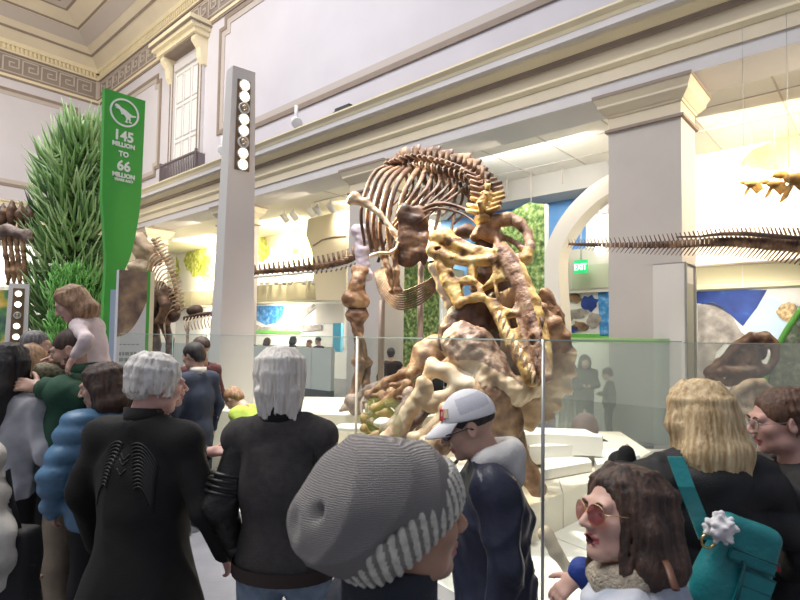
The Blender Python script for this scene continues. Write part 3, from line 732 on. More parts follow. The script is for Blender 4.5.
m = MB(); rr = random.Random(3)
def line(y, h, x0, x1): 
    k = x0
    while k < x1:
        w_ = rr.uniform(.02,.05); m.prism([(k,y),(min(k+w_,x1),y),(min(k+w_,x1),y+h),(k,y+h)], lambda x, z, w: ig(x, z, w), .004); k += w_+.012
zz = iedge(130, 345)[1]
for i, (dy, h, x1) in enumerate(((0,.012,.8),(-.12,.04,.72),(-.19,.04,.86),(-.25,.012,.25),(-.33,.014,.85),(-.37,.014,.85),(-.41,.014,.6),(-.5,.012,.85),(-.54,.012,.8),(-.58,.012,.85),(-.62,.012,.5))): line(zz+dy, h, xm*.1, xm*x1)
m.build('text_lines', mat('print_grey', (.30,.31,.30), .6), t)
m = MB(); m.prism([(.05,0),(xm-.05,0),(xm-.05,.36),(.05,.36)], lambda x, z, w: ig(x, z, -w-.01), .05); m.build('foot', M_steel, t)
# pale blue post between sign and panel
m = MB(); a = P(114,300,6.6); m.box((a.x,a.y,1.12), (.06,.06,2.24)); m.build('sign_post', mat('post_blue', (.42,.50,.60), .4, metal=.3), None, 'slim blue grey post between the green sign and the info panel', 'post')
# lamp columns
def lamp_column(base, top_c, w0, w1, d0, d1, yaw, zt, nl, lab, zlow, lsize):
    t = thing('lamp_column', lab, 'lamp', (base[0], base[1], 0), 'tapered lamp columns')
    M = Matrix.Rotation(yaw, 3, 'Z'); m = MB(); c0 = Vector((base[0], base[1], 0)); c1 = Vector((top_c[0], top_c[1], zt))
    lo = [c0+M@Vector(q) for q in ((-w0/2,-d0/2,0),(w0/2,-d0/2,0),(w0/2,d0/2,0),(-w0/2,d0/2,0))]
    hi = [c1+M@Vector(q) for q in ((-w1/2,-d1/2,0),(w1/2,-d1/2,0),(w1/2,d1/2,0),(-w1/2,d1/2,0))]
    m.hexa(lo+hi); m.build('shaft', mat('column_grey', (.70,.66,.64), .5), t)
    out = M@Vector((0,-1,0))
    def at(s): # point on the front face
        return (lo[0]+lo[1])/2*(1-s)+(hi[0]+hi[1])/2*s, (w0*(1-s)+w1*s)
    m = MB(); n0 = []; s0, s1 = zlow/zt, .97
    for s in (s0, s1):
        p, wd = at(s); x = M@Vector((1,0,0)); n0.append((p-x*wd*.28, p+x*wd*.28))
    q = [n0[0][0],n0[0][1],n0[1][1],n0[1][0]]
    m.hexa([p-out*.02 for p in q]+[p+out*.006 for p in q]); m.build('lamp_slot', mat('slot_brown', (.22,.14,.08), .4, metal=.4), t)
    for i in range(nl):
        s = s1-(i+.5)*(s1-s0)/nl; p, wd = at(s); p = p+out*.01; r = lsize
        mm = MB(); mm.lathe([(r,0),(r*1.05,.03),(r*.85,.035),(r*.8,.015),(.001,.012)], p, out+Vector((0,0,-.15)), 12); ring = mm.build('lamp', M_lampw, t)
        if i % 3 != 2 or lsize < .05:
            mm = MB(); mm.ell(p+out*.025, (r*.75,r*.75,r*.75), n=10, m=6); mm.build('bulb', M_bulb, ring)
        else:
            mm = MB(); mm.ell(p+out*.02, (r*.6,r*.6,r*.6), n=10, m=6); mm.build('bulb', mat('bulb_off', (.5,.42,.3), .2, metal=.5), ring)
    return t
LY = 7.0
bt = P(229, 420, LY); tp = P(241, 72, LY)
lamp_column((bt.x,bt.y), (tp.x,tp.y), .50, .30, .40, .22, math.radians(38), tp.z, 8, 'tall tapered grey lamp column with bright bulbs down its upper part', 3.8, .07)
bt = P(15, 340, 8.5); tp = P(20, 284, 8.5)
lamp_column((bt.x,bt.y), (tp.x,tp.y), .34, .26, .2, .16, math.radians(30), tp.z, 9, 'short cream lamp column left of the big green tree', .9, .05)
# monkey puzzle tree
TY = 9.2
tb = P(68, 340, TY); zt = P(72, 106, TY).z
t = thing('conifer_tree', 'tall narrow green conifer with long curling leaves at left, behind the green sign', 'tree', (tb.x, tb.y, 0))
m = MB(); m.tube([(tb.x,tb.y,0),(tb.x+.02,tb.y,2.5),(tb.x+.08,tb.y,zt-.3)], [.14,.11,.03], 10); m.build('trunk', mat('bark', (.10,.08,.05), .9, bump=.6, bscale=20), t)
m = MB(); rr = random.Random(11)
for i in range(1500):
    s = rr.random(); z = .5+(zt-.75)*s; th = rr.uniform(0, 2*PI)
    Rm = .66*min(1, (1-s)*4.0+.34)*(.85+.3*rr.random())
    if z < 1.2: Rm *= .8
    cx = tb.x+.08*s; dx, dy = math.cos(th), math.sin(th); tw = rr.uniform(-.9,.9); tx, ty = -dy*tw, dx*tw
    r0 = Rm*rr.uniform(.1,.5); ln = Rm-r0
    up = rr.uniform(.22,.55)
    pts = [(cx+dx*(r0+ln*u)+tx*ln*u*u*.9, tb.y+dy*(r0+ln*u)+ty*ln*u*u*.9, z-.20*math.sin(u*2.4)+up*u**2.2) for u in (0,.25,.5,.75,1)]
    m.cur = 0 if rr.random() < .62 else (1 if rr.random() < .6 else 2); w_ = rr.uniform(.018,.030)
    m.tube(pts, [w_*.8,w_,w_,w_*.85,.003], 5)
for i in range(900):        # finer sprays low on the right
    th = rr.uniform(-1.6,1.2); z = rr.uniform(1.5,2.7); r0 = rr.uniform(.3,.62); x = tb.x+.18+r0*math.cos(th)*.7; y = tb.y+r0*math.sin(th)-.25
    m.cur = 3; a = rr.uniform(0,2*PI); m.tube([(x,y,z),(x+.07*math.cos(a),y-.03,z+.06),(x+.12*math.cos(a),y-.05,z+.16)], [.012,.016,.003], 4)
m.build('foliage', [mat('leaf_a', (.24,.40,.14), .45), mat('leaf_b', (.42,.56,.26), .45), mat('leaf_c', (.08,.16,.06), .5), mat('leaf_d', (.20,.50,.12), .5)], t)
# ================================================================== PLATFORM AND GLASS
M_plat = mat('platform_cream', (.74,.67,.54), .5, noise=.06, nscale=1.5)
M_plat2 = mat('platform_white', (.80,.77,.70), .35)
M_pl3 = mat('slab_side', (.60,.54,.44), .6, noise=.1, nscale=3)
def poly_block(name, pts, z0, z1, ma, parent=None, **k):
    m = MB(); m.prism(pts, lambda x, y, w: Vector((x, y, z0+w)), z1-z0)
    return m.build(name, ma, parent, **k)
def pxp(px, py, z): q = G(px, py, z); return (q.x, q.y)
t = thing('display_platform', 'low cream stepped platform carrying the dinosaur skeletons', 'platform', (.5, 6, 0))
poly_block('plinth', [(.95,2.75),(2.3,3.9),(3.9,6.0),(4.6,8.3),(-3.7,8.4),(-2.9,6.9),(-1.9,5.3),(-.45,4.75)], 0, .1, M_plat2, t)
pl = [pxp(499,520,.4), pxp(521,510,.4), pxp(563,493,.4), pxp(614,472,.4), (3.0,6.6), (3.2,8.0), (-2.6,8.0), (-2.2,6.6), (-.9,5.6), (.2,4.9)]
lo = poly_block('lower_step', pl, .1, .4, M_plat, t)
m = MB(); a, b = G(553,460,.4), G(563,493,.4); m.tube([a+Vector((0,0,.001)), b+Vector((0,0,.001)), Vector((b.x,b.y,.1))], .006, 4)
a, b = G(600,555,.1), G(564,540,.1)
m.tube([G(553,537,.1), G(612,560,.1)], .004, 4); m.build('floor_joint', M_tanm, t)
poly_block('upper_step', [(-2.5,6.35),(-1.2,6.2),(.1,6.0),(1.2,6.35),(1.4,7.9),(-2.5,7.9)], .4, .85, M_plat, t)
# loose slabs at the right
def slab(px, z, th, lab, ma=M_plat2):
    pts = [pxp(x, y, z) for x, y in px]
    return poly_block('slab', pts, z-th, z, ma, None, label=lab, cat='slab', group='pale slabs on the platform')
slab([(500,437),(545,434),(602,437),(585,429),(520,427)][::-1], .72, .2, 'pale slab at the back right of the platform, topmost of the stack')
slab([(530,447),(598,444),(603,434),(560,431),(525,436)], .62, .18, 'long white slab below the topmost slab on the platform')
slab([(545,470),(592,462),(586,455),(540,451)], .50, .09, 'low white slab just right of the glass post')
slab([(597,465),(640,455),(625,446),(592,452)], .50, .09, 'low slab at the right end of the platform')
s = SDF(); q = P(585, 424, 7.4); s.ell((q.x,q.y,q.z-.02), (.17,.14,.17), k=.02).box((q.x,q.y,q.z-.1),(.3,.26,.2), rnd=.06, k=.05); s.disp(fbm(20,.008,2))
sbuild(s, 'dark_rock', .02, mat('rock_dark', (.13,.10,.09), .8, bump=.4), label='dark rounded rock behind the slabs, before the glass', cat='rock')
q = P(585,424,7.4); m = MB(); m.box((q.x,q.y,(.4+q.z-.2)/2), (.5,.4,q.z-.2-.4)); m.build('rock_base', M_plat, None, 'plain block under the dark rock', 'block')
# glass
M_gl = glassmat('clear_glass', (.96,.98,.965)); M_glh = glassmat('hazy_glass', (.90,.95,.92), haze=.20, hcol=(.72,.76,.72)); M_gle = mat('glass_edge', (.42,.55,.48), .2)  # reflections on the rear pane are painted in as a pale diffuse mix
M_gls = glassmat('hazy_glass_soft', (.95,.975,.96), haze=.03, hcol=(.75,.80,.76))  # weaker milky reflection, also mixed into the pane colour
def glass(p, q, z0, z1, ma, lab, posts=(), post_mat=None, r=.011, edge=True, green=False):
    p = Vector((p[0],p[1],0)); q = Vector((q[0],q[1],0)); c = (p+q)/2
    t = thing('glass_barrier', lab, 'glass barrier', (c.x,c.y,z0), 'glass barriers around the exhibit')
    d = (q-p).normalized(); n = Vector((-d.y,d.x,0))
    m = MB(); th = .006; cc = [p-n*th, q-n*th, q+n*th, p+n*th]
    m.hexa([x+Vector((0,0,z0)) for x in cc]+[x+Vector((0,0,z1)) for x in cc]); m.build('pane', ma, t)
    if edge:
        m = MB(); cc = [p-n*.008, q-n*.008, q+n*.008, p+n*.008]; m.hexa([x+Vector((0,0,z1)) for x in cc]+[x+Vector((0,0,z1+(.07 if green else .008))) for x in cc]); m.build('top_edge', mat('band_green', (.36,.60,.24), .5) if green else M_gle, t)
    for s in posts:
        x = p+(q-p)*s; m = MB(); m.tube([x+Vector((0,0,z0)), x+Vector((0,0,z1+.01))], r, 8); m.build('post', post_mat or M_steel, t)
    return t
def xy(px, Y): q = P(px, 340, Y); return (q.x, q.y)
zT = 1.71
glass(xy(357.3,4.95), xy(540.3,2.9), .1, zT, M_gl, 'front glass pane between the thin pale post and the dark steel post', (0,), mat('post_pale', (.72,.66,.55), .4))
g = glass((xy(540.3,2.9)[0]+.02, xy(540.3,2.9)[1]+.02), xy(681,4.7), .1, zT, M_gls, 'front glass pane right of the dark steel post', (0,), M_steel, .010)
glass(xy(682.5,4.72), (6.3,8.3), .1, zT-.01, M_gl, 'front glass pane at right, before the mounted skulls')
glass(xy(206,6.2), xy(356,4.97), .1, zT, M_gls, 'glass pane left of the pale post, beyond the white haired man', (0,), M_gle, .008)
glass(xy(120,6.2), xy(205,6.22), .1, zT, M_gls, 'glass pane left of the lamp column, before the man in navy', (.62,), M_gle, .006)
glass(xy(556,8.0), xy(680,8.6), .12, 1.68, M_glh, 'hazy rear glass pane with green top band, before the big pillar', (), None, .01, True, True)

# ================================================================== FOSSILS
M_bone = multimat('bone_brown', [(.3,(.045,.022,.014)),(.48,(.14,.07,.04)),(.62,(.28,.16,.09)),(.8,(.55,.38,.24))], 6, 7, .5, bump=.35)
M_bonep = multimat('bone_pale', [(.28,(.20,.11,.06)),(.44,(.48,.34,.21)),(.6,(.66,.51,.35)),(.8,(.80,.70,.55))], 4, 6, .5, bump=.3)
M_boney = multimat('bone_yellow', [(.32,(.09,.04,.015)),(.46,(.36,.20,.06)),(.56,(.60,.40,.13)),(.75,(.78,.62,.32))], 7, 7, .5, bump=.4)  # yellow spotlight glow on skull and neck, put into the bone colour
M_boneo = multimat('bone_orange', [(.3,(.08,.032,.014)),(.46,(.22,.11,.05)),(.6,(.38,.22,.11)),(.8,(.62,.46,.30))], 8, 7, .5, bump=.4)
M_boned = multimat('bone_dark', [(.3,(.025,.014,.010)),(.5,(.09,.045,.028)),(.7,(.20,.115,.07))], 6, 7, .55, bump=.4)
M_bonegrey = multimat('bone_grey', [(.3,(.10,.065,.055)),(.5,(.25,.175,.14)),(.7,(.45,.34,.27))], 7, 7, .5, bump=.5)
M_boner = multimat('bone_rose', [(.3,(.10,.045,.028)),(.46,(.28,.15,.09)),(.6,(.46,.30,.19)),(.8,(.64,.48,.33))], 9, 7, .5, bump=.5)
M_rod = mat('support_rod', (.26,.19,.14), .5)
def rp(r, Y): return r*Y/F
def PT(q): return P(q[0], q[1], q[2])
def rib(name, pts, r, ma, parent, n=6, label=None):
    q = spline([PT(p) for p in pts], 5); k = len(q); Y = pts[0][2]
    rs = [rp(r, Y)*(1.15-.5*(i/(k-1))) for i in range(k)]
    m = MB(); m.tube(q, rs, n, .7); o = m.build(name, ma, parent); tag(o, label); return o
def longbone(name, pts, rs, ma, parent, res=.016, knob=1.35, extra=None, seed=1, nz=.006, **k):
    s = SDF(); q = [PT(p) for p in pts]; R = [rp(r, p[2]) for r, p in zip(rs, pts)]
    s.chain(q, R, k=.04)
    d = (q[-1]-q[0]).normalized(); x, y = frame_from(d, Vector((0,1,0)))
    for p, r, e in ((q[0], R[0], -1), (q[-1], R[-1], 1)):
        for sgn in (-1, 1): s.ell(p+x*r*.55*sgn+d*e*r*.2, r*knob*.72, k=.03)
    if extra: extra(s)
    s.disp(fbm(35, nz, seed)); s.disp(folds(26, nz*1.2, seed, 3))
    return sbuild(s, name, res, ma, parent, **k)
# ------------------------------------------------------------------ tyrannosaur
hip = PT((372, 225, 6.9))
T = thing('standing_dinosaur_skeleton', 'tall meat eater dinosaur skeleton standing over the fallen one, ribs and long tail on rods', 'dinosaur skeleton', (hip.x, hip.y, .85))
spine_ = [(396,163,6.5),(405,160,6.4),(416,157,6.25),(428,158,6.1),(440,161,5.95),(452,165,5.8),(463,170,5.65),(473,176,5.5),(481,184,5.35),(486,194,5.2),(487,205,5.05),(484,216,4.95)]
spine = [(x, y+7*min(1, (495-x)/60) if y < 180 else y+1, Y) for x, y, Y in spine_]
sp = spline(spine, 2)
for i, q in enumerate(sp):
    q = tuple(q); Y = q[2]; c = PT(q); u = PT(tuple(sp[min(i+1,len(sp)-1)])) - PT(tuple(sp[max(i-1,0)])); u.normalize()
    big = 1.15+.45*(i/len(sp)); r = rp(5.6*big, Y)
    side = u.cross(Vector((0,0,1))).normalized(); upv = side.cross(u).normalized()
    m = MB(); m.tube([c-u*r*.75, c-u*r*.2, c+u*r*.2, c+u*r*.75], [r*1.05, r*.78, r*.78, r*1.05], 9)
    h = rp(11 if i < 17 else 9, Y)*(.7+.5*((i*7) % 5)/5); u = (u+side*.25*math.sin(i*2.3)+upv*.12*math.sin(i*3.7)).normalized()
    m.tube([c+upv*r*.5, c+upv*(r+h*.5)-u*h*.1, c+upv*(r+h)-u*h*.25], [r*.8, r*.75, r*.95], 7, .42, up=side)
    for sg_ in (-1, 1): m.tube([c+upv*r*.4, c+side*sg_*r*2.0+upv*r*.9-u*r*.4], [r*.62, r*.38], 7, .6)
    if i >= 14: m.tube([c, c-upv*r*1.7+u*r*.4], [r*.5, r*.25], 6)
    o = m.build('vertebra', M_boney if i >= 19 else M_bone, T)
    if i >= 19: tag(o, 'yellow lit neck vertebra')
ribs = [
 ([(401,159,6.5),(382,172,6.3),(372,192,6.2),(367,220,6.2),(372,252,6.3)], 2.6),
 ([(405,159,6.45),(387,175,6.2),(377,198,6.1),(373,226,6.1),(378,256,6.2)], 2.6),
 ([(409,159,6.4),(392,178,6.1),(383,203,6.0),(380,230,6.0),(385,258,6.1)], 2.6),
 ([(413,159,6.3),(399,180,6.0),(390,206,5.9),(388,232,5.9),(392,256,6.0)], 2.6),
 ([(398,160,6.6),(377,170,6.5),(366,190,6.4),(361,215,6.4),(365,246,6.5)], 2.3),
 ([(420,160,6.2),(408,184,5.9),(399,208,5.85),(396,230,5.9)], 2.4),
 ([(426,162,6.1),(418,186,5.85),(404,208,5.8),(392,226,5.85)], 2.0),
 ([(433,164,6.1),(428,186,5.8),(410,208,5.75),(394,228,5.8)], 1.8),
 ([(441,166,6.0),(438,186,5.75),(418,207,5.7),(398,232,5.75)], 1.7),
 ([(450,170,5.9),(446,188,5.7),(424,208,5.6),(402,232,5.65)], 1.6),
 ([(458,174,5.8),(453,190,5.6),(432,208,5.55),(410,228,5.6)], 1.5),
 ([(466,179,5.7),(459,192,5.55),(440,206,5.5),(420,222,5.5)], 1.4),
 ([(418,160,6.8),(436,178,7.1),(440,205,7.2),(432,240,7.1),(424,268,6.9)], 2.2),
 ([(428,161,6.7),(448,180,7.0),(455,205,7.0),(450,238,6.9)], 2.0),
 ([(410,160,6.9),(424,180,7.2),(428,210,7.3),(420,246,7.2)], 2.2),
 ([(462,183,5.7),(470,198,5.6),(478,212,5.5)], 2.2),
 ([(408,212,5.6),(436,204,5.5),(462,208,5.4),(484,220,5.2)], 2.4),
 ([(404,220,5.6),(432,209,5.5),(460,213,5.4),(480,226,5.2)], 1.7)]
ribs = [([(pts[0][0], pts[0][1]+6, pts[0][2])]+pts[1:], r) for pts, r in ribs]
for pts, r in ribs: rib('rib', pts, r*1.3, M_bone, T)
for k in range(11):         # ribs of the far side and of the back
    x = 404+k*6.2; y = 168+k*.9+max(0,k-7)*3
    rib('rib', [(x,y,6.5-.09*k),(x+3,y+13,6.55-.09*k),(x-1,y+26,6.5-.08*k),(x-12,y+38,6.35-.07*k)], 1.9, M_boned if k % 2 else M_bone, T)
for k in range(9):
    o = k*1.0
    pts = [(375+o*1.1,272-o*.6,6.1),(381+o*.8,294-o*1.7,5.85),(398+o*.2,309-o*2.3,5.65),(420-o*.5,304-o*2.2,5.55),(438-o*.5,288-o*1.5,5.5),(447-o,272-o,5.6)]
    rib('belly_rib', pts, 1.35, M_bone, T, 5)
# shoulder blades, plate, wishbone, arms
longbone('shoulder_blade', [(354,199,5.9),(366,203,5.85),(380,214,5.75),(394,232,5.65),(404,244,5.6)], [5.5,4.2,2.6,2.8,5], M_bonep, T, .014, 1.2)
s = SDF(); c = PT((412,238,5.55))
Mx = Matrix.Rotation(math.radians(12), 3, 'Y')
s.ell(c, (.155,.045,.33), Mx, k=.05).ell(PT((404,215,5.55)), (.07,.05,.13), k=.05).ell(PT((420,218,5.55)), (.06,.045,.12), k=.05).ell(PT((424,250,5.5)), (.05,.05,.16), k=.05)
s.disp(fbm(22,.012,4)); s.disp(fbm(60,.004,5)); sbuild(s, 'coracoid_plate', .014, M_bone, T, label='flat rough brown plate bone')
rib('wishbone', [(371,256,5.6),(380,253,5.5),(390,253,5.45),(396,248,5.5),(399,242,5.5)], 2.4, M_bonep, T, 7, 'pale wishbone')
for pts in ([(384,256,5.6),(389,272,5.55),(393,290,5.55)], [(395,252,5.55),(396,272,5.5),(398,290,5.5)]): longbone('arm_bone', pts, [3.6,3.2,3.4], M_boneo, T, .012, 1.25)
# leg
longbone('upper_leg_bone', [(361,232,6.9),(362,252,6.9),(363,274,6.9)], [7.5,7,7.5], mat('bone_lilac', (.58,.50,.56), .5, noise=.2, nscale=8, bump=.2), T, .016, 1.2, label='pale lilac upper leg bone')
longbone('thigh_bone', [(360,272,6.85),(357,285,6.8),(356,298,6.8)], [6.5,8,10], M_boneo, T, .016, 1.25)
longbone('shin_bone', [(357,316,6.8),(358,330,6.8),(360,348,6.8),(360,360,6.8)], [8,5.5,5,6.5], M_bone, T, .016, 1.3, label='lower shin bone')
rib('calf_bone', [(352,308,6.8),(354,325,6.75),(363,342,6.75),(366,360,6.75)], 3.6, M_bone, T)
longbone('foot_bone', [(362,362,6.8),(357,380,6.75),(351,402,6.7)], [6.5,4.5,5], M_bone, T, .016, 1.25)
longbone('foot_bone', [(366,364,6.85),(366,384,6.8),(367,404,6.75)], [5,4,4.5], M_bone, T, .016, 1.2)
for pts in ([(350,404,6.7),(345,408,6.5),(341,411,6.4)], [(354,406,6.6),(353,412,6.4),(352,416,6.3)], [(367,405,6.7),(371,410,6.5),(375,413,6.4)]): longbone('toe', pts, [4.6,3.6,1.6], M_bonegrey, T, .014, 1.1)
# hips
s = SDF(); s.ell(PT((385,205,7.2)), (.10,.30,.26), k=.05).ell(PT((376,235,7.1)), (.08,.10,.2), k=.06).ell(PT((392,240,7.1)), (.05,.08,.22), k=.05); s.disp(fbm(25,.012,8)); sbuild(s, 'hip_bone', .02, M_boned, T)
# tail
tl = spline([(368,250,7.3),(345,261,7.6),(320,266,7.9),(295,269,8.3),(270,271,8.7),(248,273,9.1),(236,274,9.3)], 5)
for i, q in enumerate(tl):
    q = tuple(q); Y = q[2]; c = PT(q); f = 1-i/len(tl)*.55; r = rp(4.4*f, Y)
    u = (PT(tuple(tl[min(i+1,len(tl)-1)]))-PT(tuple(tl[max(i-1,0)]))).normalized(); zv = Vector((0,0,1))
    m = MB(); m.tube([c-u*r*.85, c, c+u*r*.85], [r, r*.75, r], 8)
    m.tube([c, c+zv*r*2.9+u*r*.9], [r*.5, r*.3], 5); m.tube([c, c-zv*r*2.0*(1 if i < 18 else .6)+u*r*1.5], [r*.4, r*.18], 5)
    n = u.cross(zv).normalized()
    for e in (-1, 1): m.tube([c, c+n*e*r*2.2], [r*.4, r*.2], 5)
    m.build('tail_vertebra', M_bone, T)
m = MB(); m.tube([PT((q[0], q[1]+5, q[2]))for q in tl[::4]], .018, 6); m.build('tail_rod', M_white, T)
for px, py0, py1, Y in ((382,300,408,6.6),(421,262,398,5.9)):
    a = PT((px,py0,Y)); m = MB(); m.tube([a, Vector((a.x, a.y, .85 if Y > 6.2 else .4))], rp(3.2,Y), 8); m.build('support_post', M_rod, T)
for k in range(8):          # scattered inner rib ends
    rib('rib', [(378+k*7,262-k*4,6.4-.05*k),(386+k*6,240-k*5,6.5),(398+k*5,215-k*3,6.6),(408+k*4,190-k*1,6.6)], 1.7, M_boned, T)
# ---- skull
s = SDF()
def C(pts, rs, k=.02, sub=False): s.chain([PT(p) for p in pts], [rp(r, p[2]) for r, p in zip(rs, pts)], k=k, sub=sub)
def SK(x, y, d=0): return PT((x, y, 4.95-.0035*(x-432)-.0025*(y-245)+d))
s.plate([SK(*q) for q in ((431,246),(449,233),(470,245),(500,254),(518,268),(535,310),(547,350),(546,376),(532,384),(521,360),(506,331),(487,298),(460,305),(440,274))], .035, .03)
def CS(pts, rs, d=-.04, k=.02): s.chain([SK(p[0],p[1],d) for p in pts], [rp(r, 4.5) for r in rs], k=k)
CS([(502,252),(516,272),(529,303),(539,338),(543,368)], [10,10.5,11,10,8], -.03)        # upper jaw ridge
CS([(519,272),(534,306),(546,345),(546,378)], [4,4.5,5,6], -.05)                         # rim
CS([(434,250),(447,258),(462,262),(480,261),(500,258)], [9,8,5,5,6])                     # cheek arch
CS([(440,262),(448,284),(458,304)], [6,6,5]); CS([(458,303),(474,297),(488,298),(504,328),(520,358),(531,380)], [4,4.5,5,5.5,6,7])
CS([(472,264),(475,282),(482,297)], [3.5,3.5,4]); CS([(484,290),(494,278),(498,262)], [3.5,3,4]); CS([(497,284),(494,300),(503,318),(512,340)], [3.5,3.5,4,5])
CS([(447,238),(458,246),(472,253)], [8,5,4]); CS([(448,272),(462,274),(474,281)], [4,3,3]); CS([(505,313),(516,314),(524,312)], [3,3,3])
CS([(437,238),(446,236)], [9,9], -.02)
for hole in (((477,266),(491,265),(494,276),(485,287),(477,280)), ((497,283),(509,281),(517,298),(513,311),(502,306)), ((508,318),(515,317),(519,328),(512,331)), ((454,264),(468,266),(470,277),(459,279),(453,272)), ((462,285),(475,285),(479,294),(464,298)), ((484,291),(494,286),(497,300),(490,300))):
    s.plate([SK(*q) for q in hole], .16, .012, True, .002)
# back of the skull, arched, with an opening
C([(474,237,5.0),(484,228,5.0),(494,222,4.95),(508,219,4.9),(520,223,4.85),(528,234,4.8),(530,246,4.75),(526,258,4.7),(514,262,4.7)], [4.5,6.5,7.5,7,5.5,5,5.5,6.5,8])
s.ell(PT((490,234,4.95)), (.14,.06,.08), Matrix.Rotation(.35,3,'Y'), k=.04); C([(494,226,4.95),(497,240,4.9),(500,254,4.8)], [6,4,7]); C([(506,238,4.95),(516,243,4.9),(524,250,4.8)], [3,3,4])
s.ell(PT((499,245,4.86)), rp(3.6,4.8), k=.01, sub=True); s.ell(SK(438,250,-.06), (rp(5,4.8),.05,rp(2.8,4.8)), k=.015, sub=True)
for q in ((520,300),(526,318),(533,340)): s.ell(PT((q[0],q[1],4.28)), (.018,.05,.05), k=.01, sub=True)
s.disp(fbm(24,.006,3)); s.disp(fbm(75,.002,6)); s.disp(folds(26,.005,4,4))
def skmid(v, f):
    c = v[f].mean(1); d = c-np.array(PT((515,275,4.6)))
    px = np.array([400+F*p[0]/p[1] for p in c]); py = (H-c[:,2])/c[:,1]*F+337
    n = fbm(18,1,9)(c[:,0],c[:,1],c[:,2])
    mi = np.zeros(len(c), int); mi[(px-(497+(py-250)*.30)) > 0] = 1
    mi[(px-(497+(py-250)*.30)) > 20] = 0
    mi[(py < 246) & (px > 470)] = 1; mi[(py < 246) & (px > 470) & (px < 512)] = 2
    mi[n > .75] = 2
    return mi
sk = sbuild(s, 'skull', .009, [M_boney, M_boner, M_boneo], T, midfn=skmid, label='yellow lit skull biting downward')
s = SDF(); s.ell(PT((492,285,5.0)), (.20,.10,.33), Matrix.Rotation(math.radians(-25),3,'Y'), k=.04).ell(PT((487,246,5.05)), (.13,.09,.09), k=.05).ell(PT((468,232,5.15)), (.16,.08,.06), k=.05).ell(PT((524,330,4.7)), (.10,.10,.25), Matrix.Rotation(math.radians(-18),3,'Y'), k=.05); s.disp(fbm(30,.02,12))
sbuild(s, 'palate', .018, M_boned, T, label='dark inner palate')  # shade of the skull hollows, given by an added dark mass
for i in range(9):          # teeth along the jaw edge
    a = PT((500+i*4.2, 312+i*7.5, 4.27-.012*i)); m = MB(); m.tube([a, a+Vector((-.01,-.03,-.035)), a+Vector((-.02,-.03,-.085))], [.018,.014,.002], 6); m.build('tooth', M_bonep, sk)
for i in range(6):
    a = PT((541-i*1.5, 318+i*11, 4.28-.015*i)); m = MB(); m.tube([a, a+Vector((.005,-.03,-.035)), a+Vector((0,-.035,-.085))], [.016,.012,.002], 6); m.build('tooth', M_boned, sk)
# lower jaw, pale, hanging left
longbone('lower_jaw', [(436,268,4.9),(444,288,4.85),(452,305,4.8),(458,316,4.75)], [6,7,6.5,4], M_bonep, T, .014, 1.1)
# ------------------------------------------------------------------ fallen horned dinosaur
base = PT((470,430,5.0))
D = thing('fallen_dinosaur_skeleton', 'fallen horned dinosaur skeleton on the platform, frill gripped in the other\'s jaws', 'dinosaur skeleton', (base.x, base.y, .4))
s = SDF()       # frill: a big curved shield facing the viewer
fc = PT((508,362,4.85)); fr_ = .60
Mf = Matrix.Rotation(math.radians(-18), 3, 'Z') @ Matrix.Rotation(math.radians(8), 3, 'X')
s.ell(fc, (.56,.10,.62), Mf, k=.05)
s.ell(fc+Vector((0,-.36,.02)), (.44,.33,.48), Mf, k=.08, sub=True)
s.ell(PT((463,330,4.75)), (.20,.12,.30), Matrix.Rotation(math.radians(20),3,'Y'), k=.08); s.ell(PT((551,312,4.9)), (.10,.07,.22), Matrix.Rotation(math.radians(-20),3,'Y'), k=.06)
for i in range(12):
    t_ = -1.2+i*.27; s.ell(fc+Mf@Vector((.55*math.cos(t_), -.02, .60*math.sin(t_))), (.038,.04,.042), k=.04)
s.disp(fbm(12,.02,21)); s.disp(fbm(48,.009,22)); s.disp(folds(14,.012,23,4))
def frmid(v, f):
    c = v[f].mean(1); n = fbm(6,1,31)(c[:,0],c[:,1],c[:,2]); px = 400+F*c[:,0]/c[:,1]; py = 337+(H-c[:,2])/c[:,1]*F
    mi = np.zeros(len(c), int); mi[(px < 500) & (py < 350)] = 1; mi[(px > 535) & (py < 350)] = 2; mi[(px > 535) & (py >= 350)] = 0; mi[n > .9] = 3
    return mi
sbuild(s, 'frill', .017, [M_bonep, M_boned, M_boneo, M_bonegrey], D, midfn=frmid, label='huge curved bony frill')
s = SDF()       # face
def C2(pts, rs, k=.05): s.chain([PT(p) for p in pts], [rp(r, p[2]) for r, p in zip(rs, pts)], k=k)
C2([(462,342,4.55),(476,352,4.5),(488,368,4.4),(498,388,4.3)], [20,23,18,14]); C2([(488,380,4.35),(515,392,4.3),(532,385,4.35)], [14,14,13]); C2([(450,366,4.6),(470,372,4.5),(500,392,4.35)], [11,12,15])
s.ell(PT((463,350,4.22)), (.05,.08,.03), k=.03, sub=True); s.ell(PT((478,345,4.2)), (.08,.09,.04), Matrix.Rotation(.5,3,'Y'), k=.03, sub=True); s.ell(PT((489,398,4.1)), (.05,.1,.05), k=.03, sub=True)
s.disp(fbm(16,.022,41)); s.disp(fbm(55,.011,42)); s.disp(folds(22,.014,43,4))
def fmid(v, f):
    c = v[f].mean(1); n = fbm(7,1,33)(c[:,0],c[:,1],c[:,2]); py = 337+(H-c[:,2])/c[:,1]*F
    mi = np.zeros(len(c), int); mi[py > 366+n*10] = 1; return mi
sbuild(s, 'skull', .014, [multimat('bone_umber', [(.3,(.07,.035,.02)),(.48,(.22,.13,.085)),(.62,(.40,.28,.20)),(.78,(.60,.47,.36))], 7, 7, .5, bump=.5), M_bonep], D, midfn=fmid, label='rough brown horned skull')
